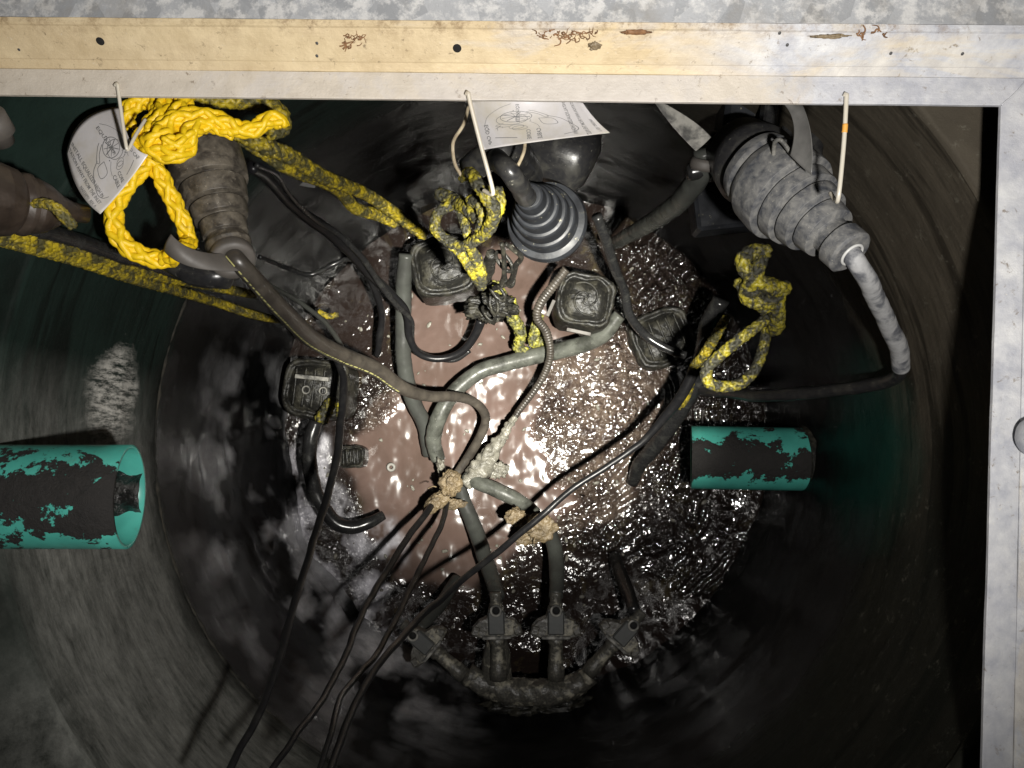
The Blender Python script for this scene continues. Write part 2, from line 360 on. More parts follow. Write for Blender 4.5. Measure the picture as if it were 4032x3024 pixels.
    n.set(col, n.ramp(n.math('ADD', n.math('MULTIPLY', isup, 0.28), n.math('MULTIPLY', n.noise(18, 4, src=pos), 0.25)), [(0.0, 0.12), (1.0, 0.85)]), spec=n.math('ADD', n.math('MULTIPLY', at.outputs['Fac'], 0.5), n.ramp(isup, [(0, 0.28), (1, 0.10)])))
    n.b.inputs['IOR'].default_value = 1.22; n.val(n.b.inputs['Coat Weight'], n.math('MULTIPLY', at.outputs['Fac'], 1.0)); n.b.inputs['Coat Roughness'].default_value = 0.16
    b1 = n.bump(n.noise(7, 3, 0.5, src=pos), 0.5, 0.02); b2 = n.bump(streak, 0.35, 0.003, b1)
    n.bump(n.noise(120, 6, 0.75, src=pos), 0.5, 0.003, b2)
    return n.m
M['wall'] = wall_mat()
def water_mat():
    n = NT('sewage water and scum')
    def A(nm):
        at = n.t.nodes.new('ShaderNodeAttribute'); at.attribute_name = nm; return at.outputs['Fac']
    cr = A('crust'); dk = A('dark'); fl = A('film'); pos = n.geo()
    smooth = n.mix(n.ramp(n.noise(4, 6, 0.65, src=pos, dist=0.5), [(0.35, 0.0), (0.65, 1.0)]), (0.135, 0.092, 0.078), (0.085, 0.058, 0.047))
    crust = n.mix(n.ramp(n.noise(22, 7, 0.7, src=pos), [(0.38, 0.0), (0.66, 1.0)]), (0.045, 0.031, 0.026), (0.14, 0.105, 0.080))
    crust = n.mix(n.ramp(n.noise(3.5, 4, 0.6, src=pos), [(0.4, 0.0), (0.6, 1.0)]), crust, n.mix(0.5, crust, (0.012, 0.008, 0.007)))
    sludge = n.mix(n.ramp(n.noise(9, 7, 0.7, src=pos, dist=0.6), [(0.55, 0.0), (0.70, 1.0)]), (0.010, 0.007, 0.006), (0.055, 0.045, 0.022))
    c = n.mix(fl, smooth, crust); c = n.mix(n.math('MULTIPLY', dk, 0.93), c, sludge)  # black sludge, which also paints in the dark beyond the beam
    sv = A('sheen_paint'); c = n.mix(sv, c, n.mix(n.noise(50, 7, 0.75, src=pos), (0.20, 0.195, 0.21), (0.90, 0.88, 0.95)))  # wet reflections painted pale into the water colour
    n.set(c, n.ramp(n.math('ADD', n.math('MULTIPLY', dk, 0.4), sv), [(0, 0.17), (0.4, 0.13), (1, 0.3)]), spec=0.38, coat=n.math('MINIMUM', n.math('MULTIPLY', n.math('ADD', fl, dk), 0.8), 1.0), coatr=0.07)
    b = n.bump(n.noise(12, 2, 0.45, src=n.mapp((1, 0.7, 1), pos)), 0.38, 0.03)
    b = n.bump(n.math('MULTIPLY', n.noise(62, 2, 0.45, src=pos, dist=0.3), n.math('ADD', n.math('MULTIPLY', cr, 1.0), n.math('MULTIPLY', dk, 0.10))), 1.0, 0.034, b)
    return n.m
M['water'] = water_mat()
def frame_mat(name, warm):
    n = NT(name); pos = n.geo(); x, y, z = n.sep(pos)
    g = n.math('ADD', n.math('ADD', n.math('MULTIPLY', x, 0.62), 0.5), n.math('MULTIPLY', n.math('SUBTRACT', n.noise(4, 6, 0.65, src=n.mapp((1, 1, 3), pos), dist=0.7), 0.5), 1.0))
    grey = n.mix(n.ramp(n.noise(26, 6, 0.65, src=pos), [(0.35, 0.0), (0.7, 1.0)]), (0.38, 0.39, 0.43), (0.62, 0.62, 0.62))
    if warm: wc = n.mix(n.noise(20, 7, 0.7, src=n.mapp((1, 1, 1), pos)), (0.42, 0.31, 0.17), (0.68, 0.57, 0.38))
    else: wc = n.mix(n.noise(20, 7, 0.7, src=pos), (0.46, 0.41, 0.34), (0.62, 0.57, 0.50))
    c = n.mix(n.ramp(g, [(0.48, 0.0), (0.76, 1.0)]) if warm else n.ramp(g, [(0.62, 0.0), (0.74, 1.0)]), wc, grey)
    c = n.mix(n.ramp(n.noise(70, 6, 0.75, src=pos, dist=0.5), [(0.60, 0.0), (0.68, 0.75)]), c, (0.16, 0.115, 0.07))
    c = n.mix(n.ramp(n.noise(90, 5, 0.8, src=pos), [(0.64, 0.0), (0.70, 0.6)]), c, (0.68, 0.64, 0.55))
    tz = n.ramp(n.math('ADD', n.math('MULTIPLY', n.math('ADD', z, 0.085), 22.0), n.noise(12, 6, 0.7, src=pos)), [(0.25, 0.0), (0.75, 0.8)])
    if warm: c = n.mix(n.math('MULTIPLY', tz, n.ramp(n.noise(45, 8, 0.8, src=pos), [(0.48, 0.0), (0.62, 1.0)])), c, (0.17, 0.10, 0.045))
    c = n.mix(n.ramp(n.noise(3.2, 6, 0.7, src=n.mapp((1, 1, 5), pos), dist=0.8), [(0.50, 0.0), (0.56, 0.45)]), c, n.mix(0.5, c, (0.70, 0.58, 0.36) if warm else (0.5, 0.5, 0.54)))
    n.set(c, n.ramp(n.noise(40, 4, src=pos), [(0.3, 0.42), (0.7, 0.7)]), metal=0.15)
    b = n.bump(n.noise(55, 6, 0.7, src=pos), 0.5, 0.003); n.bump(n.noise(1, 4, 0.6, src=n.mapp((6, 260, 260), pos)), 0.25, 0.001, b)
    return n.m
M['frame_warm'] = frame_mat('stained aluminium', True)
M['frame_lip'] = frame_mat('aluminium lip', False)
def galv():
    n = NT('galvanised steel'); pos = n.geo()
    v = n.t.nodes.new('ShaderNodeTexVoronoi'); v.inputs['Scale'].default_value = 34; n.l(n.mapp((1, 0.7, 1), pos), v.inputs['Vector'])
    c = n.mix(n.ramp(v.outputs['Color'], [(0.2, 0.0), (0.8, 1.0)]), (0.36, 0.37, 0.385), (0.52, 0.53, 0.545))
    c = n.mix(n.ramp(n.noise(40, 6, 0.7, src=pos), [(0.47, 0.0), (0.60, 0.8)]), c, (0.80, 0.79, 0.77))
    c = n.mix(n.ramp(n.noise(8, 5, 0.7, src=pos), [(0.5, 0.0), (0.7, 0.5)]), c, (0.30, 0.26, 0.20))
    n.set(c, 0.42, metal=0.45); n.bump(n.noise(70, 6, 0.7, src=pos), 0.5, 0.003); return n.m
M['galv'] = galv()
def pipe_mat(name, axis_y, axis_z, half, slant):
    """teal plastic with a black crust along its crown; object origin lies on the pipe's axis"""
    n = NT(name); x, y, z = n.sep(n.tc)
    d = n.math('ABSOLUTE', n.math('ADD', y, slant))
    rag = n.math('ADD', n.math('MULTIPLY', n.math('SUBTRACT', n.noise(75, 6, 0.7), 0.5), half*2.6), n.math('ADD', n.math('MULTIPLY', n.math('SUBTRACT', n.noise(17, 12, 0.72, dist=0.25, src=n.mapp((0.8, 1, 1))), 0.5), half*8.5), n.math('MULTIPLY', n.math('SUBTRACT', n.noise(9, 2), 0.5), half*1.6)))
    m = n.math('LESS_THAN', n.math('ADD', d, rag), half)
    m = n.math('MULTIPLY', m, n.math('GREATER_THAN', z, 0.0))
    teal = n.mix(n.ramp(n.noise(14, 5), [(0.4, 0.0), (0.7, 1.0)]), (0.075, 0.40, 0.33), (0.055, 0.30, 0.25))
    teal = n.mix(n.ramp(n.noise(60, 5, 0.7), [(0.58, 0.0), (0.72, 0.5)]), teal, (0.10, 0.17, 0.12))
    crust = n.mix(n.noise(60, 7, 0.7), (0.006, 0.006, 0.006), (0.024, 0.021, 0.019))
    n.set(n.mix(m, teal, crust), n.ramp(m, [(0, 0.36), (1, 0.75)]))
    n.bump(n.math('ADD', n.math('MULTIPLY', m, 0.5), n.math('MULTIPLY', n.math('MULTIPLY', n.noise(50, 8, 0.75), m), 1.6)), 0.9, 0.006)
    return n.m

# ------------------------------------------------------------------ ground and hatch frame
ZL = CH-1.082                       # height of the ledge
tl = P(0, 372, 1.082); tr = P(3942, 414, 1.082); br = P(3868, 3024, 1.082)
top_dir = (tr-tl)/np.linalg.norm(tr-tl); right_dir = (br-tr)/np.linalg.norm(br-tr)
ci = [tr-top_dir*(tr[0]+0.80)/top_dir[0], tr, tr+right_dir*((tr[1]+0.50)/-right_dir[1])]
ci.append(ci[0]+(ci[2]-ci[1]))
ci = np.array(ci)                    # inner ledge corners, clockwise from top-left
od = np.array([[-1, 1, 0], [1, 1, 0], [1, -1, 0], [-1, -1, 0.0]])
def ring_mb(prof, sub=70):
    mb = MB(); rows = []
    for k, (d, z) in enumerate(prof):
        q = ci + od*d; q[:, 2] = z
        row = np.vstack([q[a]+(q[(a+1) % 4]-q[a])*np.linspace(0, 1, sub, endpoint=False)[:, None] for a in range(4)])
        nz = fbm(row*7+k*0.11, 3); nz2 = fbm(row*40+k*0.2, 2)
        row[:, 2] += 0.0007*nz; row[:, :2] *= (1+0.0011*nz+0.0003*nz2)[:, None]; rows.append(row)
    m = 4*sub
    mb.add(np.vstack(rows), [[i*m+j, i*m+(j+1) % m, (i+1)*m+(j+1) % m, (i+1)*m+j] for i in range(len(prof)-1) for j in range(m)]); return mb
cen = np.array([0, 0, -0.02])
fr = thing('hatch_frame', 'pale aluminium hatch frame round the opening, stained tan along its top side', 'hatch frame', (0, 0, ZL))
obj('ledge', ring_mb([(0.034, ZL-0.007), (0.001, ZL-0.007), (0.0, ZL-0.006), (0.0, ZL-0.001), (0.001, ZL), (0.0372, ZL)]), M['frame_lip'], fr, smooth=False)
obj('side_wall', ring_mb([(0.0375, ZL-0.006), (0.0375, ZL+0.002), (0.046, ZL+0.011), (0.0466, ZL+0.0128), (0.0755, ZL+0.047), (0.0765, ZL+0.050), (0.078, ZL+0.052), (0.084, ZL+0.053), (0.085, ZL+0.048)]), M['frame_warm'], fr, smooth=False)
obj('galvanised_channel', ring_mb([(0.0855, ZL+0.044), (0.0855, ZL+0.051), (0.16, ZL+0.054), (0.165, -0.004), (0.17, 0.004), (0.21, 0.004)]), M['galv'], fr, smooth=False)
# weld seams at the mitred corner
for k in (1,):
    mb = MB(); a = ci[k]+np.array([0, 0, 0.0005]); b = ci[k]+od[k]*0.037+np.array([0, 0, 0.0005]); q, t = spline([a, (a+b)/2+np.array([0.002, -0.001, 0]), b], 0.003)
    sweep(mb, q, 0.0012, 6, True, 0.0006, 300); obj('weld_seam', mb, M['frame_lip'], fr)
def wall_pt(px, py):
    """point on the +Y inner face of the frame seen at a pixel"""
    d = R @ np.array([(px-W0/2)/F, -(py-H0/2)/F, -1.0]); lo, hi = 0.7, 1.4
    for _ in range(40):
        t = (lo+hi)/2; p = np.array([0, 0, CH])+d*t
        f = p[1]-(tl[1]+(p[0]-tl[0])*top_dir[1]/top_dir[0]+0.0466+(p[2]-ZL-0.0128)*0.845)
        lo, hi = (t, hi) if f < 0 else (lo, t)
    return p
WN = np.array([0, -0.763, 0.646]); WU = np.array([0, 0.646, 0.763])     # normal of the sloping face, and up along it
AXW = np.array([[1.0, 0, 0], -WN, WU])
for px, py in ((395, 162), (1800, 190)):
    c = wall_pt(px, py); mb = MB(); lathe(mb, c-WN*0.002, c+WN*0.0008, [(0, 0.0062), (0.6, 0.0062), (0.9, 0.0055), (1.0, 0.0050)], 20); obj('hole_disc', mb, M['hole'], fr)  # solid dark disc painting the shade of a hole
for px, py in ((1248, 170), (1248, 220), (3508, 210), (3790, 212), (3070, 130), (3100, 177), (75, 195)):
    c = wall_pt(px, py); mb = MB(); blob(mb, c, (0.0022, 0.001, 0.0022), 8, 0.3, ax=AXW); obj('pit_mark', mb, M['ink_dark'], fr)
bc = P(4062, 1722, 1.05); mb = MB(); lathe(mb, bc+np.array([0.012, 0, -0.004]), bc+np.array([-0.006, 0, 0.004]), [(0, 0.026), (0.5, 0.026), (0.8, 0.022), (1, 0.010), (1.02, 0.001)], 40, 0.001, 60); obj('bolt_head', mb, M['frame_lip'], fr)
# ground round the hatch: concrete slab with an opening
mb = MB(); v = []
for d, z in ((0.206, -0.09), (0.206, 0.0), (6.0, 0.0)):
    q = ci+od*d; q[:, 2] = z; v.append(q)
mb.add(np.vstack(v), [[i*4+j, i*4+(j+1) % 4, (i+1)*4+(j+1) % 4, (i+1)*4+j] for i in range(2) for j in range(4)])
n = NT('concrete'); n.set(n.mix(n.noise(8, 6), (0.22, 0.21, 0.19), (0.34, 0.33, 0.30)), 0.85); n.bump(n.noise(40, 6), 0.4, 0.005)
tag(obj('ground', mb, n.m, smooth=False), None, None, None, 'structure')

# ------------------------------------------------------------------ tank
RT = 0.80; ZW = CH-2.6
tank = thing('sump_tank', 'round dark fibreglass pump basin with glossy black lower wall and grey seam rings', 'tank', (0, 0, ZW-0.4))
mglint = []
def wall_mb(z0, z1, r=RT, nseg=420, dz=0.009, wav=0.004, glint_lumps=False):
    nz_ = max(2, int((z1-z0)/dz)); zz = np.linspace(z0, z1, nz_); a = np.linspace(0, 2*math.pi, nseg, endpoint=False)
    A, Z = np.meshgrid(a, zz); p = np.stack([np.cos(A)*r, np.sin(A)*r, Z], -1).reshape(-1, 3)
    th = np.arctan2(p[:, 1], p[:, 0]); A_ = 0.004+0.011*np.clip((-0.80-p[:, 2])/0.25, 0, 1)
    w = A_*(fbm(p*np.array([4, 4, 5.0]), 3) + 0.25*fbm(p*np.array([14, 14, 18.0])+9, 2))
    if glint_lumps:                                      # lumps added to the -X, -Y wall near the water to catch light
        m = np.clip(1-np.abs(((th-math.radians(212)+math.pi) % (2*math.pi))-math.pi)/math.radians(58), 0, 1); m = np.clip(m*2.2, 0, 1); m = m*m*(3-2*m)
        sl = np.clip((-0.86-p[:, 2])/0.80, 0, 1.1); s2 = np.clip((-1.18-p[:, 2])/0.46, 0, 1.05); foot = s2**1.5*(0.05+0.03*fbm(p*3+12, 2))
        lump = fbm(p*np.array([6, 6, 7])+31, 2); fine = fbm(p*np.array([22, 22, 14])+3, 3)
        w = w-m*(foot+(0.25+0.75*np.clip(s2*3, 0, 1))*np.clip(sl*3, 0, 1)*(0.022*lump+0.008*fine)); mglint.append(m*(0.30*np.clip(sl*2.5, 0, 1)+0.70*np.clip(s2*4+0.2, 0, 1))*np.clip(0.22+2.3*fbm(p*np.array([6, 6, 3.2])+70, 4), 0.0, 1))  # mask for the painted wall reflections
    p[:, :2] *= (1+w/r)[:, None]
    mb = MB(); mb.add(p, [[i*nseg+(j+1) % nseg, i*nseg+j, (i+1)*nseg+j, (i+1)*nseg+(j+1) % nseg] for i in range(nz_-1) for j in range(nseg)])
    return mb
lw = obj('lower_wall', wall_mb(ZW-0.35, -0.82, wav=0.014, glint_lumps=True), M['wall'], tank)
at = lw.data.attributes.new('glint_lumps', 'FLOAT', 'POINT'); at.data.foreach_set('value', mglint[0].astype(np.float32))
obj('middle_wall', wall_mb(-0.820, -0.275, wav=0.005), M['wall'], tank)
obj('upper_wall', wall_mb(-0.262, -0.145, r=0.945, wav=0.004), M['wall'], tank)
mb = MB(); a = np.linspace(0, 2*math.pi, 128, endpoint=False); v = [np.stack([np.cos(a)*r_, np.sin(a)*r_, z_+0*a], 1) for r_, z_ in ((0.797, -0.275), (0.800, -0.266), (0.806, -0.263), (0.95, -0.263))]
mb.add(np.vstack(v), [[i*128+j, i*128+(j+1) % 128, (i+1)*128+(j+1) % 128, (i+1)*128+j] for i in range(3) for j in range(128)]); obj('shelf', mb, M['wall'], tank)
for z in (-0.8175,):
    mb = MB(); a = np.linspace(math.radians(140), math.radians(250), 120)
    q = np.stack([np.cos(a)*(RT-0.001), np.sin(a)*(RT-0.001), z+0*a], 1); sweep(mb, q, 0.0028, 8, False, 0.006, 45); obj('seam_ring', mb, M['seam'], tank)
mb = MB(); a = np.linspace(0, 2*math.pi, 64, endpoint=False)       # cover plate with the rectangular opening
outer = np.stack([np.cos(a)*0.96, np.sin(a)*0.96, 0*a-0.142], 1)
cc = ci+od*0.036; cc[:, 2] = -0.142
mb2 = MB(); q = []
for i in range(64):
    d = outer[i][:2]; best = 1e9
    for k in range(4):
        p0, p1 = cc[k][:2], cc[(k+1) % 4][:2]; e = p1-p0; det = d[0]*(-e[1])+e[0]*d[1]
        if abs(det) < 1e-9: continue
        t = (p0[0]*(-e[1])+e[0]*p0[1])/det; u = (d[0]*p0[1]-d[1]*p0[0])/det
        if t > 0 and -1e-6 <= u <= 1+1e-6: best = min(best, t)
    q.append([d[0]*min(best, 1.0), d[1]*min(best, 1.0), -0.142])
mb.add(np.vstack([outer, np.array(q)]), [[i, (i+1) % 64, 64+(i+1) % 64, 64+i] for i in range(64)])
obj('cover_plate', mb, M['frame_lip'], tank, smooth=False)

# ------------------------------------------------------------------ water and scum
def in_poly(x, y, poly):
    ins = np.zeros(len(x), bool); n_ = len(poly)
    for i in range(n_):
        x0, y0 = poly[i]; x1, y1 = poly[(i+1) % n_]
        c = ((y0 > y) != (y1 > y)) & (x < (x1-x0)*(y-y0)/(y1-y0+1e-12)+x0); ins ^= c
    return ins
G = 620; g = np.linspace(-0.84, 0.84, G); X, Y = np.meshgrid(g, g); xx = X.ravel(); yy = Y.ravel()
pts = np.stack([xx, yy, 0*xx], 1); wob = 0.035*fbm(pts*9, 3); wob2 = 0.035*fbm(pts*9+40, 3)
def wp(l): return [tuple(P(a, b, 2.6)[:2]) for a, b in l]
crust_poly = wp([(2330, 1290), (2180, 1420), (2120, 1560), (2090, 1700), (2170, 1860), (2290, 1990), (2150, 2080), (2220, 2170), (2500, 2240), (2700, 2320), (3100, 2500), (3300, 1700), (3100, 900), (2600, 750), (2400, 950), (2440, 1150)])
crust = in_poly(xx+wob, yy+wob2, crust_poly).astype(float)
small = in_poly(xx+wob*0.7, yy+wob2*0.7, wp([(1340, 1480), (1560, 1500), (1560, 1600), (1450, 1700), (1320, 1700)])).astype(float)
lfoam = in_poly(xx+wob, yy+wob2, wp([(1000, 1500), (1250, 1650), (1300, 1850), (1420, 2000), (1480, 2150), (1400, 2400), (1500, 2700), (900, 2900), (700, 1900)])).astype(float)
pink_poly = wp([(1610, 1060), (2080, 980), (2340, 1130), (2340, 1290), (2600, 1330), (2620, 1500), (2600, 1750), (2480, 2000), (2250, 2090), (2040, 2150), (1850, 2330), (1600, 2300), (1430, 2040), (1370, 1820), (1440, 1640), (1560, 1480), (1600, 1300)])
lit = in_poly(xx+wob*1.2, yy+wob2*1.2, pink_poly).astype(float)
def soft(a, it=3):
    a = a.reshape(G, G)
    for _ in range(it): a = (a+np.roll(a, 1, 0)+np.roll(a, -1, 0)+np.roll(a, 1, 1)+np.roll(a, -1, 1))/5
    return a.ravel()
cr = np.clip(soft(np.maximum(crust, np.maximum(small*0.8, lfoam*0.35)), 34)*1.1, 0, 1)
dark = np.clip(1-soft(lit, 26), 0, 1)  # dark scum outside the pink pool, with beam falloff painted in
den = np.clip(0.55+1.6*fbm(pts*7+60, 3), 0.12, 1.0)          # where the film is lumpy
edge = np.clip((np.hypot(xx, yy)-0.60)/0.2, 0, 1)
rc = P(2130, 1560, 2.6); rd = np.hypot(xx-rc[0], yy-rc[1]); arcs = np.clip((rd-0.22)/0.1, 0, 1)*np.clip(0.5+1.5*fbm(pts*8+120, 2), 0, 1.3)*np.clip(0.75+(xx-rc[0])*1.5-(yy-rc[1])*0.8, 0, 1)
ripple = 0.0030*np.sin(rd/0.040*2*math.pi+9*fbm(pts*5+77, 2))
wv = np.sin((xx*0.8-yy*0.6)/0.05*2*math.pi+6*fbm(pts*5+90, 2))
ur = soft(in_poly(xx+wob, yy+wob2, wp([(2420, 850), (2750, 850), (2950, 1150), (2900, 1450), (2600, 1380), (2430, 1150)])).astype(float), 12)
h = cr*(den*0.0055*fbm(pts*42, 3) + 0.005*fbm(pts*18+3, 2) + 0.010*fbm(pts*np.array([5, 5, 1])+8, 2)+arcs*ripple) + ur*(0.004*wv+0.008*fbm(pts*14+4, 3)) + (1-cr)*(0.008*fbm(pts*7+5, 3)+0.0012*fbm(pts*22+5, 2)) + edge*0.02*fbm(pts*6+2, 3)
v = np.stack([xx, yy, ZW+h], 1)
idx = np.arange(G*G).reshape(G, G); keep = (np.hypot(X, Y) < 0.835)
fq = np.stack([idx[:-1, :-1], idx[:-1, 1:], idx[1:, 1:], idx[1:, :-1]], -1)[keep[:-1, :-1]].reshape(-1, 4)
mb = MB(); mb.v = [v]; mb.f = fq.tolist(); mb.m = [0]*len(fq)
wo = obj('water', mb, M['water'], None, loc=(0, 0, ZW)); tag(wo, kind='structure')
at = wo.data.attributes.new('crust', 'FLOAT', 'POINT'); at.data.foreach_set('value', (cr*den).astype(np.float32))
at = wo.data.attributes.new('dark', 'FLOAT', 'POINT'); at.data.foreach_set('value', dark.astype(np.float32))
silv = in_poly(xx+wob, yy+wob2, wp([(950, 1620), (1130, 1560), (1290, 1680), (1300, 1900), (1400, 2010), (1560, 2060), (1600, 2200), (1500, 2360), (1560, 2600), (1300, 2800), (900, 2700), (700, 1900)])).astype(float)
silv = soft(silv, 22)*np.clip(0.35+2.4*fbm(pts*np.array([9, 9, 1])+200, 4), 0, 1)  # patches where wet reflections are painted on
at = wo.data.attributes.new('sheen_paint', 'FLOAT', 'POINT'); at.data.foreach_set('value', silv.astype(np.float32))
at = wo.data.attributes.new('film', 'FLOAT', 'POINT'); at.data.foreach_set('value', cr.astype(np.float32))

# ------------------------------------------------------------------ hooks
def wire(mb, pts, r): q, t = spline([list(p)+[r] for p in pts], 0.003); sweep(mb, q[:, :3], r, 10)
hooks = [('wire hook on the frame over the bright yellow knot', [(452, 338, 1.079), (462, 330, 1.076), (466, 360, 1.078), (480, 460, 1.082), (497, 575, 1.088), (507, 586, 1.092), (530, 540, 1.10), (572, 470, 1.12)], 7),
         ('tan wire hook on the frame in front of the creased white tag', [(1836, 374, 1.079), (1843, 364, 1.076), (1850, 400, 1.08), (1893, 570, 1.10), (1938, 738, 1.12), (1935, 765, 1.13), (1905, 750, 1.15)], 9),
         ('pale wire hook with an orange band above the grey boot', [(3325, 380, 1.079), (3333, 368, 1.076), (3332, 400, 1.078), (3322, 570, 1.088), (3302, 770, 1.10), (3290, 790, 1.12), (3270, 760, 1.14)], 9)]
for lab, pp, r in hooks:
    h_ = thing('wire_hook', lab, 'hook', P(*pp[3][:3]), 'wire hooks hanging from the ledge')
    mb = MB(); q, t = spline([list(P(*p)) for p in pp], 0.002); sweep(mb, q, PX(r, 1.1), 10); obj('wire', mb, M['zinc'], h_)
    if 'orange' in lab:
        mb = MB(); q, t = spline([list(P(3328, 488, 1.083)), list(P(3327, 505, 1.084)), list(P(3325, 522, 1.085))], 0.002); sweep(mb, q, PX(11, 1.085), 12); obj('orange_band', mb, M['orange'], h_)

# ------------------------------------------------------------------ tags (curved printed sheets)
class Sheet:
    """quadratic patch through 3x3 photo points: rows v=0,.5,1; columns u=0,.5,1"""
    def __init__(s, rows, wu, hv): s.c = np.array([[P(*q) for q in r] for r in rows]); s.wu = wu; s.hv = hv
    def L(s, t): return np.array([2*(t-.5)*(t-1), -4*t*(t-1), 2*t*(t-.5)])
    def at(s, u, v): return np.einsum('i,j,ijk->k', s.L(v), s.L(u), s.c)
    def nrm(s, u, v):
        e = 0.01; a = s.at(u+e, v)-s.at(u-e, v); b = s.at(u, v+e)-s.at(u, v-e); n_ = np.cross(a, b); n_ /= np.linalg.norm(n_)
        cp = np.array([0, 0, CH])-s.at(u, v); return n_ if n_.dot(cp) > 0 else -n_
    def sheet(s, th=0.0006, n=24):
        mb = MB(); V = []
        for sg in (1, -1):
            for i in range(n+1):
                for j in range(n+1): V.append(s.at(j/n, i/n)+s.nrm(j/n, i/n)*th*sg/2)
        m = (n+1)**2; f = []
        for i in range(n):
            for j in range(n):
                a = i*(n+1)+j; f.append([a, a+1, a+n+2, a+n+1]); f.append([m+a, m+a+n+1, m+a+n+2, m+a+1])
        rim = [j for j in range(n+1)]+[(i*(n+1)+n) for i in range(1, n+1)]+[n*(n+1)+j for j in range(n-1, -1, -1)]+[i*(n+1) for i in range(n-1, 0, -1)]
        for a, b in zip(rim, rim[1:]+rim[:1]): f.append([b, a, m+a, m+b])
        mb.add(V, f); return mb
    def lift(s, u, v, o=0.0009): u = min(max(u, 0), 1); v = min(max(v, 0), 1); return s.at(u, v)+s.nrm(u, v)*o
    def text(s, mb, txt, u, v, size, mirror=False, bold=0.0):
        cu = bpy.data.curves.new('t', 'FONT'); cu.body = txt; cu.size = 1; cu.resolution_u = 2; cu.offset = bold
        o = bpy.data.objects.new('t', cu); C.objects.link(o); dg = bpy.context.evaluated_depsgraph_get(); dg.update()
        me = bpy.data.meshes.new_from_object(o.evaluated_get(dg)); 
        V = [((-q.co.x if mirror else q.co.x)*size/s.wu+u, q.co.y*size/s.hv+v) for q in me.vertices]
        fs = [list(p.vertices) for p in me.polygons]
        bpy.data.objects.remove(o); bpy.data.curves.remove(cu); bpy.data.meshes.remove(me)
        mb.add([s.lift(a, b) for a, b in V], fs)
    def line(s, mb, pts, w):
        q, t = spline([[a*s.wu, b*s.hv, 0] for a, b in pts], 0.0025); q = q[:, :2]
        T = np.gradient(q, axis=0); T /= np.linalg.norm(T, axis=1)[:, None]+1e-9; Nn = np.stack([-T[:, 1], T[:, 0]], 1)*w/2
        A = [s.lift(a/s.wu, b/s.hv) for a, b in q+Nn]; Bq = [s.lift(a/s.wu, b/s.hv) for a, b in q-Nn]; m = len(q)
        mb.add(A+Bq, [[i, i+1, m+i+1, m+i] for i in range(m-1)])
def circ(cx, cy, rx, ry, a0=0, a1=6.283, n=14): return [(cx+rx*math.cos(a0+(a1-a0)*k/n), cy+ry*math.sin(a0+(a1-a0)*k/n)) for k in range(n+1)]
def print_tag(sh, t, mirror=False):
    mx = (lambda a: 1-a) if mirror else (lambda a: a); ox = 1 if mirror else 0
    ln = lambda mb, pts, w: sh.line(mb, [(mx(a), b) for a, b in pts], w)
    def tx(mb, s_, u, v, z, bold=0.012): sh.text(mb, s_, mx(u), v, z, mirror, bold)
    mb = MB()
    tx(mb, 'EQD CAP', 0.50, 0.87, 0.0100); tx(mb, 'CORE', 0.70, 0.48, 0.0086); tx(mb, 'CABLE', 0.69, 0.395, 0.0086)
    tx(mb, 'EQUALIZER', 0.13, 0.565, 0.0078)
    tx(mb, 'INSTALL EQUALIZER HIGH IN', 0.05, 0.155, 0.0066); tx(mb, 'STATION AWAY FROM THE INLET', 0.03, 0.085, 0.0062); tx(mb, 'NA0330P01  REV. A', 0.50, 0.022, 0.0050)
    obj('lettering', mb, M['ink'], t)
    mb = MB()
    ln(mb, [(0.80, 0.82), (0.86, 0.60)], 0.0013); ln(mb, [(0.62, 0.80), (0.56, 0.74), (0.60, 0.78), (0.66, 0.78)], 0.0007)
    ln(mb, circ(0.45, 0.64, 0.115, 0.145), 0.0008); ln(mb, circ(0.40, 0.60, 0.115, 0.145), 0.0010)
    for k in range(9):
        a = k*0.7; ln(mb, [(0.40, 0.60), (0.40+0.055*math.cos(a), 0.60+0.07*math.sin(a)), (0.40+0.10*math.cos(a), 0.60+0.13*math.sin(a))], 0.0012 if k % 2 else 0.0007)
    ln(mb, circ(0.62, 0.60, 0.045, 0.07), 0.0007); ln(mb, circ(0.65, 0.57, 0.045, 0.07), 0.0007); ln(mb, [(0.52, 0.72), (0.56, 0.80), (0.60, 0.72), (0.60, 0.67)], 0.0007)
    ln(mb, [(0.30, 0.50), (0.36, 0.40), (0.44, 0.34), (0.40, 0.32), (0.30, 0.42), (0.27, 0.48)], 0.0008)
    ln(mb, [(0.46, 0.40), (0.60, 0.36), (0.60, 0.26), (0.47, 0.29), (0.46, 0.40)], 0.0008); ln(mb, [(0.40, 0.33), (0.48, 0.22), (0.72, 0.14), (0.84, 0.16), (0.90, 0.24)], 0.0009)
    ln(mb, [(0.52, 0.48), (0.60, 0.42), (0.68, 0.40)], 0.0006); ln(mb, [(0.12, 0.64), (0.2, 0.75), (0.34, 0.86), (0.5, 0.90)], 0.0006)
    for c in ((0.27, 0.62), (0.60, 0.73), (0.50, 0.47)): ln(mb, circ(c[0], c[1], 0.004, 0.004), 0.0022)
    obj('diagram', mb, M['ink'], t)
    o = None
g_tags = 'printed instruction tags'
sh = Sheet([[(262, 605, 1.165), (308, 745, 1.135), (395, 843, 1.120)], [(330, 470, 1.160), (440, 628, 1.125), (490, 735, 1.110)], [(484, 418, 1.160), (510, 548, 1.115), (583, 610, 1.105)]], 0.112, 0.112)
t = thing('instruction_tag', 'white printed tag hanging beside the bright yellow knot', 'tag', P(262, 605, 1.2), g_tags)
obj('sheet', sh.sheet(), M['paper'], t); print_tag(sh, t)
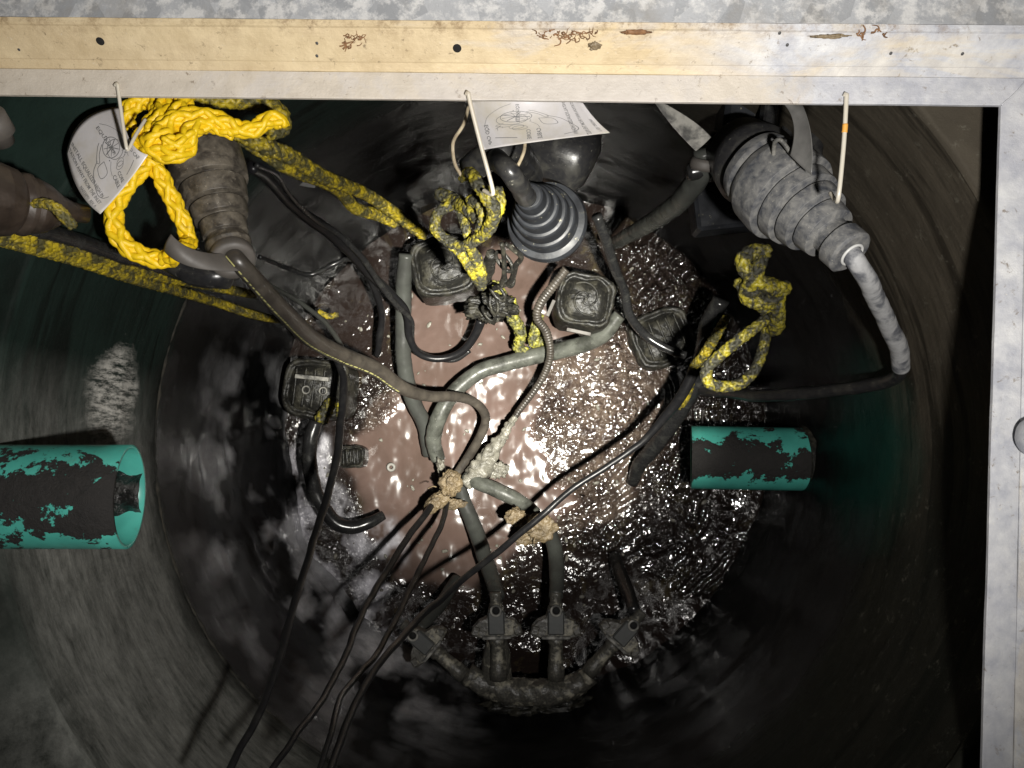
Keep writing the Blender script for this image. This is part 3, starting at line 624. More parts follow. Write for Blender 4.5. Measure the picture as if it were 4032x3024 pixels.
sh = Sheet([[(2295, 405, 1.20), (2345, 470, 1.19), (2402, 523, 1.18)][::-1], [(2070, 385, 1.235), (2075, 475, 1.24), (2085, 562, 1.225)][::-1], [(1852, 400, 1.18), (1868, 500, 1.17), (1905, 590, 1.16)][::-1]], 0.10, 0.175)
t = thing('instruction_tag', 'creased white tag printed in reverse above the black stepped boot', 'tag', P(2100, 500, 1.2), g_tags)
obj('sheet', sh.sheet(), M['paper'], t); print_tag(sh, t, True)
mb = MB(); wire(mb, [P(1845, 420, 1.18), P(1825, 490, 1.17), P(1785, 560, 1.18), P(1790, 640, 1.2), P(1815, 690, 1.22)], PX(7, 1.18)); obj('twine_loop', mb, M['twine'], t)
mb = MB(); wire(mb, [P(2068, 560, 1.26), P(2062, 600, 1.26), P(2040, 650, 1.27), P(2022, 670, 1.28)], PX(7, 1.26)); obj('twine_loop', mb, M['twine'], t)
sh = Sheet([[(3050, 380, 1.28), (3120, 470, 1.26), (3110, 610, 1.25)], [(3100, 392, 1.27), (3160, 500, 1.24), (3155, 655, 1.23)], [(3150, 395, 1.27), (3192, 520, 1.22), (3196, 690, 1.22)]], 0.05, 0.1)
tag(obj('instruction_tag', sh.sheet(), M['paper_grey']), 'narrow grey tag curling up edge-on behind the grey boot', 'tag', g_tags)
sh = Sheet([[(2575, 400, 1.42), (2650, 500, 1.42), (2740, 595, 1.42)], [(2585, 405, 1.42), (2690, 490, 1.42), (2770, 570, 1.42)], [(2600, 400, 1.42), (2720, 470, 1.42), (2800, 540, 1.42)]], 0.05, 0.1)
tag(obj('hanging_strap', sh.sheet(), M['strap_pale']), 'pale grimy strap tied to the bent hose right of the centre', 'strap')
sh = Sheet([[(1060, 680, 1.9), (1150, 722, 1.9), (1240, 740, 1.9)], [(1070, 665, 1.9), (1160, 700, 1.9), (1250, 722, 1.9)], [(1080, 655, 1.9), (1170, 686, 1.9), (1262, 715, 1.9)]], 0.05, 0.1)
tag(obj('hanging_strap', sh.sheet(), M['paper_grey']), 'thin translucent strip below the doubled yellow rope', 'strap')

# ------------------------------------------------------------------ stepped connector boots
def connector(name, lab, A, B, prof, mat, n=1.0, bump=0.0012):
    a = P(*A); b = P(*B); Dm = (A[2]+B[2])/2
    t = thing(name, lab, 'connector', a, 'stepped cable connectors')
    mb = MB(); lathe(mb, a, b, steps([(x, PX(r, Dm)) for x, r in prof]), 64, bump, 60); obj('boot', mb, mat, t)
    return t, a, b
t1, a1, b1 = connector('cable_connector', 'brown dusty stepped connector boot hanging below the bright yellow knot', (775, 500, 1.30), (912, 1010, 1.27),
    [(0, 60), (0.02, 118), (0.10, 124), (0.17, 130), (0.18, 118), (0.22, 118), (0.23, 148), (0.36, 150), (0.45, 144), (0.455, 116), (0.47, 114), (0.475, 132), (0.60, 122), (0.605, 96), (0.62, 94), (0.625, 112), (0.72, 104), (0.725, 80), (0.74, 79), (0.745, 92), (0.84, 88), (0.845, 74), (0.90, 90), (0.92, 86), (0.99, 86), (1.0, 40)], M['boot_brown'])
# rubber strap and ring at the nose
mb = MB(); nose = P(912, 1000, 1.268); ax = (b1-a1)/np.linalg.norm(b1-a1)
tocam = np.array([0, 0, CH])-nose; tocam /= np.linalg.norm(tocam); axr = ax*0.55+tocam*0.5; axr /= np.linalg.norm(axr)
lathe(mb, nose, nose+axr*0.022, [(0, 0.016), (0, PX(84, 1.27)), (0.15, PX(88, 1.27)), (0.8, PX(88, 1.27)), (1, PX(82, 1.27)), (1.0, 0.0155), (0.2, 0.0155)], 56, 0.0004, 60, cap=False); obj('ring', mb, M['strap_grey'], t1)
tsh = Sheet([[(648, 985, 1.195), (762, 1052, 1.20), (950, 1066, 1.245)], [(655, 955, 1.185), (760, 1018, 1.195), (925, 1035, 1.245)], [(674, 922, 1.185), (765, 985, 1.20), (900, 1000, 1.25)]], 0.1, 0.03); obj('tether', tsh.sheet(0.003), M['strap_grey'], t1)
# big cable with printed line
big = [(905, 990, 1.262, 33), (940, 1030, 1.245, 36), (1010, 1110, 1.30, 37), (1120, 1230, 1.45, 37), (1230, 1335, 1.68, 36), (1350, 1400, 1.88, 34), (1480, 1455, 2.02, 32), (1590, 1530, 2.15, 27), (1690, 1560, 2.25, 22), (1790, 1562, 2.33, 20), (1870, 1585, 2.38, 18), (1912, 1640, 2.42, 18), (1895, 1710, 2.46, 18), (1850, 1790, 2.5, 18), (1800, 1865, 2.52, 17)]
tb = thing('power_cable', 'thick brown cable with a yellow printed line leaving the brown dusty boot', 'cable', P(1010, 1110, 1.3))
q, tt = spline(W(big), 0.006); r = q[:, 3]*(1+0.035*np.where(tt > 1.05, np.sin(tt/0.011*2*math.pi), 0)); mb = MB(); sweep(mb, q[:, :3], r, 20, True, 0.0006, 60); obj('jacket', mb, M['cable_brown'], tb)
T_, N_, B_ = frames(q[:, :3]); mb = MB(); cpos = np.array([0, 0, CH])
k = 4
while tt[k] < 0.95:
    L = random.choice([1, 1, 2, 2, 3]); i0, i1 = k, k+L
    vv = []
    for i in range(i0, i1+1):
        side = np.cross(T_[i], cpos-q[i, :3]); side /= np.linalg.norm(side); up = np.cross(side, T_[i]); up *= np.sign(up.dot(cpos-q[i, :3])); sd = side if side[1] < 0 or side[0] < 0 else -side
        for an in (0.62, 0.80):
            vv.append(q[i, :3]+(q[i, 3]*1.03+0.0004)*(math.cos(an)*up+math.sin(an)*sd))
    n_ = i1-i0
    mb.add(vv, [[2*i, 2*i+1, 2*i+3, 2*i+2] for i in range(n_)]); k = i1+1
obj('printed_line', mb, M['yellow_print'], tb)

t2, a2, b2 = connector('cable_connector', 'charcoal stepped connector boot seen end-on under the creased tag', (2160, 885, 1.66), (2082, 770, 1.43),
    [(0, 60), (0.0, 165), (0.10, 172), (0.16, 164), (0.165, 138), (0.32, 134), (0.34, 128), (0.345, 116), (0.50, 112), (0.52, 106), (0.525, 94), (0.66, 90), (0.68, 84), (0.685, 74), (0.82, 70), (0.84, 64), (0.845, 56), (0.98, 52), (1.0, 44), (1.0, 20)], M['boot_dark'], bump=0.0006)
mb = cable_mb([(2072, 775, 1.40, 42), (2040, 725, 1.30, 42), (2000, 668, 1.27, 42), (1965, 640, 1.31, 42), (1950, 625, 1.40, 42)], 0.005, 24, 0.0005)
tag(obj('power_cable', mb, M['rubber_black']), 'short black cable bent over into the charcoal boot', 'cable')
mb = cable_mb([(1850, 670, 1.42, 56), (1900, 635, 1.40, 58), (1960, 605, 1.38, 60), (2020, 590, 1.40, 60), (2060, 640, 1.50, 60), (2080, 700, 1.62, 60)], 0.006, 28, 0.0006)
tag(obj('pipe_elbow', mb, M['rubber_black']), 'black glossy pipe elbow under the creased white tag', 'pipe')
t_ = thing('float_housing', 'black rounded float housing behind the charcoal boot', 'float', P(2230, 580, 1.75))
mb = MB(); lathe(mb, P(2060, 520, 1.75), P(2330, 660, 1.75), [(0, 0.01), (0, 0.055), (0.05, 0.07), (0.8, 0.078), (0.92, 0.070), (1, 0.045), (1.02, 0.005)], 48, 0.002, 30); obj('shell', mb, M['rubber_black'], t_)
mb = MB(); lathe(mb, P(2062, 521, 1.72), P(2090, 536, 1.72), [(0, 0.078), (0.2, 0.083), (0.8, 0.083), (1, 0.079)], 48); obj('collar', mb, M['boot_dark'], t_)

t3, a3, b3 = connector('cable_connector', 'large grey limescaled stepped connector boot beneath the narrow grey tag', (2975, 655, 1.40), (3352, 1000, 1.26),
    [(0, 60), (0.0, 158), (0.07, 168), (0.12, 160), (0.13, 176), (0.19, 192), (0.33, 198), (0.40, 194), (0.405, 158), (0.425, 156), (0.43, 170), (0.53, 164), (0.535, 130), (0.555, 128), (0.56, 146), (0.655, 138), (0.66, 104), (0.68, 102), (0.685, 116), (0.785, 108), (0.79, 74), (0.81, 72), (0.87, 76), (0.885, 92), (0.985, 90), (1.0, 78), (1.0, 30)], M['boot_grey'], bump=0.0014)
# loop ring lug on the boot's back, and the white grommet
mb = MB(); q, tt = spline([list(P(a, b, d)) for a, b, d in ((3045, 615, 1.30), (3052, 560, 1.27), (3075, 553, 1.265), (3112, 600, 1.27), (3150, 650, 1.28))], 0.003); sweep(mb, q, PX(9, 1.28), 8); obj('wire_bail', mb, M['strap_pale'], t3)
nose = b3; tc_ = np.array([0, 0, CH])-nose; tc_ /= np.linalg.norm(tc_); ax = (b3-a3)/np.linalg.norm(b3-a3)
mb = MB(); aa = np.linspace(0, 2*math.pi, 40); u1 = np.cross(ax, tc_); u1 /= np.linalg.norm(u1); u2 = np.cross(ax, u1)
sweep(mb, nose+ax*0.002+0.0185*(np.cos(aa)[:, None]*u1+np.sin(aa)[:, None]*u2), 0.0024, 8, False); obj('grommet', mb, M['white_ring'], t3)
tc3 = thing('power_cable', 'chalky grey cable with a black lower run hanging from the limescaled boot', 'cable', P(3540, 1450, 1.6))
mb = cable_mb([(3345, 990, 1.265, 38), (3375, 1035, 1.262, 38), (3420, 1110, 1.30, 38), (3490, 1260, 1.42, 36), (3535, 1360, 1.50, 36), (3548, 1450, 1.56, 33)], 0.005, 24, 0.0012, 60); obj('sleeve', mb, M['cable_chalk'], tc3)
mb = cable_mb([(3545, 1430, 1.56, 26), (3538, 1475, 1.60, 27), (3480, 1505, 1.65, 27), (3380, 1522, 1.72, 26), (3200, 1545, 1.85, 25), (3000, 1556, 2.0, 24), (2850, 1545, 2.15, 23), (2720, 1530, 2.3, 22)], 0.006, 18, 0.0008, 60); obj('cable', mb, M['rubber_black'], tc3)

# backing of the right-hand boot: black lock ring, bracket and vent body
tbk = thing('pump_discharge_head', 'black bracketed fitting behind the large grey boot', 'fitting', P(2900, 560, 1.6))
mb = MB(); lathe(mb, P(2905, 590, 1.50), P(2995, 672, 1.42), [(0, 0.02), (0, 0.055), (0.1, 0.066), (0.45, 0.068), (0.5, 0.072), (0.8, 0.076), (0.85, 0.070), (1, 0.070)], 40, 0.001, 60); obj('lock_ring', mb, M['rubber_black'], tbk)
axb = rotz(math.radians(-8))
mb = MB(); box(mb, P(2950, 500, 1.62), (0.125, 0.085, 0.10), axb, 0.25); obj('bracket', mb, M['boot_dark'], tbk, smooth=False)
mb = MB(); box(mb, P(3030, 440, 1.50), (0.028, 0.12, 0.04), axb, 0.3); box(mb, P(3100, 440, 1.56), (0.022, 0.12, 0.04), axb, 0.3); obj('rib', mb, M['hose_black'], tbk, smooth=False)
mb = MB(); q, tt = spline([list(P(a, b, d)) for a, b, d in ((3120, 340, 1.5), (3185, 420, 1.5), (3212, 520, 1.5), (3205, 610, 1.5))], 0.006); sweep(mb, q, 0.016, 14, flat=0.5); obj('hoop', mb, M['hose_black'], tbk)
mb = MB(); box(mb, P(2850, 820, 1.85), (0.15, 0.11, 0.08), rotz(math.radians(6)), 0.2); obj('lower_bracket', mb, M['boot_dark'], tbk, smooth=False)
mb = MB(); lathe(mb, P(2790, 560, 1.56), P(2850, 570, 1.56), [(0, 0.005), (0, 0.020), (0.2, 0.024), (0.8, 0.024), (1, 0.02)], 20); obj('knob', mb, M['hose_black'], tbk)
# bent grey hose with a clamp, left of that
thh = thing('discharge_hose', 'bent grey-black hose with a clamp, running from the pale strap down to the water', 'hose', P(2700, 700, 1.6))
mb = cable_mb([(2770, 590, 1.50, 40), (2772, 640, 1.52, 42), (2755, 700, 1.55, 42), (2700, 770, 1.62, 42), (2620, 840, 1.75, 38), (2540, 890, 1.9, 34), (2470, 930, 2.05, 30), (2420, 955, 2.2, 26)], 0.006, 22, 0.002, 60); obj('hose', mb, M['hose_dark'], thh)
mb = MB(); lathe(mb, P(2775, 625, 1.50), P(2765, 668, 1.51), [(0, 0.015), (0, 0.023), (0.3, 0.026), (0.7, 0.026), (1, 0.023)], 28); obj('clamp', mb, M['strap_grey'], thh)
mb = MB(); lathe(mb, P(2705, 680, 1.53), P(2850, 655, 1.53), [(0, 0.004), (0, 0.014), (0.1, 0.017), (0.9, 0.017), (1, 0.012)], 20, 0.001, 60); obj('clamp_screw', mb, M['hose_black'], thh)

# boot cut by the left edge of the photo
t4 = thing('cable_connector', 'dark brown connector cut off by the left edge of the photo', 'connector', P(20, 800, 1.3), 'stepped cable connectors')
a = P(-170, 760, 1.0); b = P(340, 845, 1.14)
mb = MB(); lathe(mb, a, b, steps([(x_, y_*0.8) for x_, y_ in [(0, 0.03), (0.02, 0.065), (0.28, 0.062), (0.38, 0.056), (0.42, 0.048), (0.46, 0.053), (0.50, 0.053), (0.505, 0.045), (0.56, 0.048), (0.66, 0.042), (0.78, 0.026), (0.88, 0.018), (1.0, 0.016)]]), 48, 0.002, 60); obj('boot', mb, M['boot_umber'], t4)
mb = cable_mb([(-60, 860, 1.52, 34), (120, 905, 1.52, 36), (300, 950, 1.54, 36), (480, 1010, 1.58, 34), (650, 1060, 1.62, 32), (800, 1090, 1.66, 30)], 0.006, 18, 0.001, 60)
tag(obj('drain_hose', mb, M['hose_black']), 'black hose lying along the long grimy yellow rope at the left', 'hose')
mb = cable_mb([(640, 1000, 1.5, 52), (740, 1060, 1.5, 56), (850, 1085, 1.5, 52), (900, 1100, 1.52, 40)], 0.006, 18, 0.003, 40)
tag(obj('pipe_stub', mb, M['rubber_black']), 'black lumpy pipe stub below the ring of the brown boot', 'pipe')
mb = MB(); lathe(mb, P(-50, 450, 1.06), P(10, 560, 1.10), [(0, 0.01), (0, 0.022), (0.6, 0.024), (0.7, 0.018), (1, 0.016)], 24, 0.001, 60)
tag(obj('pipe_fitting', mb, M['strap_grey']), 'pale fitting cut off at the upper left corner of the opening', 'fitting')

# ------------------------------------------------------------------ ropes
def rope(name, lab, paths, mat, group=None, fuzz=0.0, flat=1.0, **k):
    mb = MB()
    for p in paths: braid(mb, p, fuzz=fuzz, flat=flat, **k)
    return tag(obj(name, mb, mat), lab, 'rope', group)
g_r = 'yellow lifting ropes'
rope('lifting_rope', 'bright clean yellow rope tied in a loose knot with a long loop', [
    [(650, 560, 1.225, 34), (590, 620, 1.205, 36), (530, 690, 1.195, 38), (466, 780, 1.195, 38), (446, 860, 1.200, 38), (480, 950, 1.205, 38), (560, 1005, 1.215, 38), (650, 1022, 1.225, 36), (712, 990, 1.20, 34), (744, 950, 1.245, 32), (722, 880, 1.235, 34), (685, 800, 1.225, 35), (640, 710, 1.215, 35), (602, 630, 1.205, 35), (590, 560, 1.195, 34)],
    [(500, 500, 1.205, 34), (498, 450, 1.205, 34), (540, 405, 1.210, 34), (600, 400, 1.215, 34), (620, 440, 1.205, 34), (590, 500, 1.185, 35), (555, 555, 1.175, 35), (600, 590, 1.165, 36), (680, 610, 1.165, 37), (735, 585, 1.175, 36), (745, 540, 1.185, 36), (700, 510, 1.190, 35)],
    [(735, 360, 1.215, 36), (715, 430, 1.190, 38), (670, 490, 1.175, 38), (620, 540, 1.160, 38), (575, 570, 1.165, 35)],
    [(660, 350, 1.225, 34), (650, 420, 1.195, 36), (625, 480, 1.180, 36), (585, 530, 1.175, 34)],
    [(620, 510, 1.175, 34), (690, 470, 1.175, 36), (780, 455, 1.185, 36), (870, 475, 1.195, 36), (940, 510, 1.205, 36), (1010, 505, 1.210, 34), (1060, 470, 1.215, 34), (1105, 478, 1.225, 34), (1118, 500, 1.230, 26)],
    [(640, 560, 1.155, 30), (720, 560, 1.165, 34), (760, 510, 1.175, 34), (830, 490, 1.195, 34), (920, 525, 1.205, 30)],
], M['rope_clean'], g_r, pitch=8.0, n=3)
rope('lifting_rope', 'long doubled grimy yellow rope crossing the left edge below the hose', [
    [(-80, 885, 1.40, 34), (60, 925, 1.42, 34), (200, 960, 1.45, 33), (330, 1000, 1.5, 32), (470, 1040, 1.55, 29), (620, 1085, 1.62, 26), (760, 1110, 1.7, 22), (900, 1140, 1.8, 18), (1000, 1160, 1.9, 16)],
    [(-60, 925, 1.43, 26), (100, 970, 1.45, 27), (260, 1010, 1.5, 27), (420, 1060, 1.56, 26), (560, 1105, 1.64, 24), (700, 1145, 1.74, 20), (850, 1190, 1.85, 18), (1000, 1240, 1.95, 16), (1120, 1262, 2.05, 14)],
], M['rope_dirty'], g_r, fuzz=0.025)
rope('lifting_rope', 'doubled mustard rope running from the bright knot down to the centre', [
    [(930, 520, 1.32, 30), (1030, 570, 1.36, 33), (1130, 610, 1.42, 33), (1210, 660, 1.5, 31), (1290, 705, 1.58, 28), (1370, 735, 1.66, 26), (1450, 770, 1.74, 24), (1540, 830, 1.82, 24), (1610, 880, 1.9, 24), (1670, 925, 1.95, 23)],
    [(950, 545, 1.36, 28), (1050, 605, 1.40, 30), (1120, 650, 1.45, 30), (1190, 685, 1.52, 26), (1280, 720, 1.62, 24), (1340, 755, 1.7, 24), (1400, 820, 1.78, 24), (1480, 845, 1.86, 22), (1560, 880, 1.92, 20)],
    [(700, 385, 1.30, 28), (860, 395, 1.32, 30), (1000, 400, 1.34, 36), (1090, 440, 1.36, 40), (1110, 500, 1.36, 34), (1060, 530, 1.34, 26)]
], M['rope_dirty'], g_r, fuzz=0.02)
rope('lifting_rope', 'knotted grimy rope hung on the tan hook beside the charcoal boot', [
    [(1820, 700, 1.24, 22), (1850, 680, 1.20, 28), (1880, 720, 1.18, 34), (1915, 770, 1.18, 36), (1945, 830, 1.20, 34), (1925, 900, 1.24, 32), (1880, 940, 1.28, 28), (1820, 970, 1.32, 25), (1760, 945, 1.34, 26), (1715, 900, 1.34, 27), (1725, 840, 1.34, 26), (1790, 800, 1.34, 26)],
    [(1725, 760, 1.36, 30), (1790, 790, 1.34, 34), (1840, 820, 1.30, 34), (1895, 870, 1.27, 32), (1930, 850, 1.25, 30)],
    [(1800, 800, 1.33, 20), (1822, 860, 1.32, 24), (1840, 920, 1.31, 22), (1850, 970, 1.35, 20), (1875, 1020, 1.4, 30), (1890, 1080, 1.45, 32), (1895, 1130, 1.5, 24)],
    [(1760, 950, 1.36, 24), (1810, 990, 1.38, 26), (1850, 1050, 1.42, 26), (1885, 1110, 1.48, 24)],
    [(1960, 740, 1.24, 24), (1970, 800, 1.24, 28), (1940, 870, 1.25, 28), (1900, 900, 1.28, 28)],
    [(1850, 790, 1.27, 30), (1890, 800, 1.25, 34), (1910, 860, 1.25, 34), (1890, 910, 1.27, 30)],
], M['rope_grimy'], g_r, fuzz=0.03, thin=0.82)
rope('lifting_rope', 'blackened yellow rope with a hanging loop under the grey boot', [
    [(3050, 1225, 1.62, 24), (3000, 1270, 1.60, 25), (2920, 1330, 1.60, 26), (2840, 1395, 1.62, 27), (2785, 1450, 1.64, 27), (2790, 1505, 1.65, 26), (2850, 1522, 1.66, 26), (2920, 1508, 1.66, 25), (2975, 1450, 1.66, 24), (3005, 1370, 1.66, 24), (3020, 1290, 1.65, 24), (3025, 1230, 1.63, 24)],
    [(3030, 990, 1.50, 30), (2960, 990, 1.50, 34), (2925, 1030, 1.50, 36), (2950, 1080, 1.51, 34), (3010, 1120, 1.52, 36), (3080, 1140, 1.54, 34), (3095, 1120, 1.55, 24)],
    [(3000, 980, 1.52, 28), (2990, 1040, 1.50, 34), (2960, 1110, 1.52, 36), (2940, 1160, 1.55, 38), (2990, 1190, 1.56, 38), (3050, 1180, 1.56, 38), (3060, 1230, 1.58, 36), (3055, 1290, 1.62, 34), (3020, 1300, 1.66, 24)],
    [(2900, 1110, 1.56, 24), (2960, 1140, 1.54, 36), (3040, 1120, 1.54, 34), (3060, 1180, 1.56, 34), (2990, 1220, 1.58, 30)],
], M['rope_grimy'], g_r, fuzz=0.025, thin=0.86)
rope('lifting_rope', 'thin mustard rope slanting down behind the hanging loop', [
    [(2860, 1250, 2.0, 16), (2820, 1320, 2.05, 20), (2770, 1400, 2.1, 20), (2730, 1450, 2.15, 17), (2715, 1520, 2.2, 17), (2695, 1570, 2.25, 18), (2665, 1610, 2.3, 18)],
], M['rope_dirty'], g_r, fuzz=0.025)
rope('rope_end', 'short yellow rope end lying beside the left-edge connector', [
    [(100, 815, 1.05, 16), (165, 800, 1.04, 20), (225, 822, 1.04, 23), (262, 862, 1.05, 23), (288, 892, 1.06, 21)]], M['rope_dirty'], g_r, fuzz=0.03)
rope('rope_end', 'green-yellow rope scrap by the left pump head', [
    [(1310, 1570, 2.38, 20), (1290, 1610, 2.38, 24), (1260, 1660, 2.38, 26)], [(1340, 1580, 2.4, 16), (1345, 1640, 2.4, 18)]], M['rope_grimy'], g_r, fuzz=0.08)
rope('rope_end', 'frayed yellow rope tangle on the scum below the chain', [
    [(2010, 1180, 2.3, 22), (2020, 1250, 2.35, 24), (2050, 1310, 2.4, 22), (2040, 1370, 2.45, 20), (2075, 1385, 2.45, 18)],
    [(2130, 1240, 2.4, 14), (2110, 1290, 2.42, 20), (2105, 1350, 2.45, 22), (2150, 1340, 2.45, 18)],
    [(1950, 1120, 2.2, 20), (1990, 1190, 2.28, 22), (1960, 1150, 2.25, 14)]], M['rope_filthy'], g_r, fuzz=0.12)
rope('rope_end', 'little yellow rope scrap under the thin black cable at left', [
    [(1255, 1225, 2.3, 9), (1290, 1245, 2.3, 11), (1330, 1240, 2.3, 10)]], M['rope_dirty'], g_r, fuzz=0.08)

# ------------------------------------------------------------------ cables and hoses
def cab(name, lab, pts, mat, group=None, cat=None, **k):
    return tag(obj(name, cable_mb(pts, **k), M[mat]), lab, cat or name.split('_')[-1], group)
gth = 'thin cables rising to the hatch'
cab('thin_cable', 'leftmost thin black cable crossing the silvery blotches', [(1275, 1330, 2.25, 8), (1325, 1420, 2.2, 12), (1352, 1500, 2.15, 15), (1345, 1640, 2.05, 16), (1320, 1830, 1.9, 16), (1250, 2080, 1.7, 15), (1160, 2380, 1.45, 15), (1060, 2720, 1.25, 15), (940, 2960, 1.12, 15), (860, 3110, 1.06, 15)], 'cable_black', gth)
cab('thin_cable', 'thin black cable leaving the tan clump at its lower left', [(1720, 1960, 2.38, 12), (1670, 2030, 2.3, 13), (1560, 2190, 2.1, 13), (1450, 2370, 1.85, 13), (1370, 2560, 1.6, 13), (1290, 2720, 1.4, 13), (1170, 2890, 1.2, 13), (1050, 3060, 1.08, 13)], 'cable_black', gth)
cab('thin_cable', 'thin black cable dropping straight from under the tan clump', [(1760, 1980, 2.4, 11), (1740, 2060, 2.3, 11), (1690, 2170, 2.15, 11), (1610, 2330, 1.95, 12), (1520, 2520, 1.7, 12), (1420, 2650, 1.5, 12), (1345, 2740, 1.35, 12), (1310, 2860, 1.2, 12), (1250, 3060, 1.08, 12)], 'cable_black', gth)
cab('thin_cable', 'long thin cable running from the right hose over the grey clump to the lower edge', [(2760, 1400, 2.15, 22), (2700, 1530, 2.15, 22), (2620, 1640, 2.12, 18), (2530, 1740, 2.1, 14), (2400, 1830, 2.1, 12), (2250, 1930, 2.1, 12), (2130, 2030, 2.1, 13), (1980, 2160, 2.05, 13), (1800, 2300, 1.9, 13), (1640, 2450, 1.7, 14), (1520, 2580, 1.5, 14), (1430, 2720, 1.35, 15), (1350, 2890, 1.2, 15), (1290, 3060, 1.08, 15)], 'cable_black', gth)
cab('discharge_hose', 'thick grey hose curving from the right pump head to the tan clump', [(2440, 1240, 2.35, 26), (2370, 1320, 2.38, 32), (2260, 1365, 2.42, 34), (2120, 1400, 2.45, 33), (1990, 1430, 2.46, 32), (1880, 1470, 2.46, 32), (1790, 1545, 2.46, 32), (1730, 1640, 2.46, 32), (1705, 1730, 2.48, 31), (1725, 1810, 2.5, 28)], 'hose_grey', bump=0.002)
cab('discharge_hose', 'dark grey hose dropping from the round pump head past the loop', [(1600, 1000, 2.3, 30), (1592, 1120, 2.35, 32), (1588, 1280, 2.4, 32), (1592, 1440, 2.45, 32), (1625, 1570, 2.49, 31), (1670, 1680, 2.53, 30), (1695, 1790, 2.56, 30)], 'hose_dark', bump=0.002)
cab('discharge_hose', 'black hooked hose curling up at the left of the water', [(1245, 1660, 2.36, 26), (1222, 1740, 2.36, 29), (1222, 1850, 2.38, 29), (1250, 1960, 2.4, 29), (1310, 2050, 2.42, 29), (1380, 2078, 2.43, 27), (1450, 2060, 2.44, 24), (1510, 2028, 2.46, 19)], 'hose_black', bump=0.001)
cab('discharge_hose', 'short thick grey hose reaching from the tan clump to the grey clump', [(1830, 1880, 2.46, 26), (1890, 1905, 2.44, 28), (1980, 1940, 2.43, 29), (2050, 1975, 2.44, 28), (2110, 2020, 2.47, 24)], 'hose_grey', bump=0.002)
gv = 'hoses feeding the valve row'
cab('feed_hose', 'grey hose bending down to the second valve from the left', [(1800, 1890, 2.5, 26), (1830, 1980, 2.52, 30), (1870, 2080, 2.5, 31), (1905, 2180, 2.45, 31), (1935, 2270, 2.38, 30), (1960, 2350, 2.3, 28)], 'hose_dark', gv, bump=0.002)
cab('feed_hose', 'grey hose running from the grey clump to the third valve', [(2150, 2070, 2.45, 28), (2175, 2130, 2.42, 30), (2192, 2210, 2.38, 30), (2192, 2290, 2.32, 29), (2188, 2350, 2.28, 28)], 'hose_dark', gv, bump=0.002)
cab('feed_hose', 'black hose coming out of the water to the right-hand valve', [(2420, 2190, 2.58, 24), (2435, 2240, 2.5, 28), (2460, 2300, 2.42, 28), (2485, 2370, 2.32, 26), (2498, 2410, 2.28, 24)], 'hose_black', gv, bump=0.001)
cab('feed_hose', 'grey hose slanting to the leftmost valve under the thin cables', [(1800, 2280, 2.5, 24), (1740, 2370, 2.42, 26), (1690, 2430, 2.35, 26), (1650, 2480, 2.3, 22)], 'hose_dark', gv, bump=0.001)
gb = 'black wires from the brown boot to the pumps'
cab('wire_bundle', 'upper black wire bundle running from the brown boot to the round pump', [(990, 660, 1.5, 24), (1050, 700, 1.6, 22), (1130, 790, 1.75, 20), (1200, 850, 1.85, 24), (1290, 910, 1.95, 26), (1370, 980, 2.05, 24), (1440, 1060, 2.15, 20), (1530, 1150, 2.25, 18), (1600, 1230, 2.32, 16), (1612, 1330, 2.38, 14), (1650, 1395, 2.42, 13), (1720, 1415, 2.44, 14), (1800, 1395, 2.44, 15), (1860, 1340, 2.42, 17), (1895, 1260, 2.38, 20)], 'cable_black', gb)
cab('wire_bundle', 'slimmer black wire alongside the upper bundle', [(1010, 650, 1.48, 10), (1090, 690, 1.58, 9), (1135, 760, 1.68, 9), (1230, 860, 1.85, 11), (1330, 920, 1.95, 12), (1420, 1010, 2.05, 12), (1490, 1110, 2.16, 12), (1560, 1200, 2.26, 12), (1620, 1260, 2.34, 9), (1625, 1350, 2.4, 9), (1680, 1400, 2.44, 9), (1780, 1420, 2.45, 10), (1850, 1380, 2.44, 10)], 'hose_black', gb)
cab('wire_bundle', 'black wire dropping past the left side of the round pump', [(1370, 990, 2.1, 12), (1430, 1060, 2.2, 13), (1480, 1150, 2.3, 14), (1505, 1250, 2.4, 14), (1495, 1340, 2.45, 14), (1485, 1400, 2.5, 12)], 'cable_black', gb)
cab('wire_bundle', 'thin grey wire curving over the left pump head', [(1060, 1120, 1.9, 9), (1160, 1180, 2.0, 9), (1260, 1250, 2.1, 10), (1320, 1320, 2.2, 10), (1355, 1385, 2.3, 9)], 'hose_dark', gb)
cab('wire_bundle', 'looped black wire in the dark left of the round pump', [(1020, 1010, 2.0, 9), (1120, 1050, 2.05, 9), (1220, 1080, 2.1, 10), (1310, 1040, 2.1, 10), (1370, 1020, 2.12, 9), (1430, 1050, 2.2, 9), (1500, 1180, 2.35, 10)], 'hose_black', gb)
cab('corrugated_hose', 'thin ridged cable hanging from the square pump head to the tan clump', [(2230, 1060, 2.2, 18), (2180, 1120, 2.22, 18), (2130, 1190, 2.25, 18), (2115, 1250, 2.28, 17), (2150, 1310, 2.32, 16), (2168, 1390, 2.36, 15), (2145, 1470, 2.4, 14), (2080, 1570, 2.44, 13), (2000, 1680, 2.47, 13), (1940, 1770, 2.5, 15)], 'cable_brown', None, 'cable', ridge=0.009, step=0.002, seg=16)
cab('thick_cable', 'dark thick cable passing behind the rope loop towards the scum', [(2840, 1180, 2.1, 34), (2790, 1270, 2.15, 34), (2770, 1380, 2.2, 34), (2740, 1500, 2.25, 34), (2680, 1610, 2.3, 34), (2600, 1730, 2.4, 32), (2520, 1830, 2.5, 28), (2490, 1900, 2.56, 22)], 'hose_black', None, 'cable', bump=0.002)
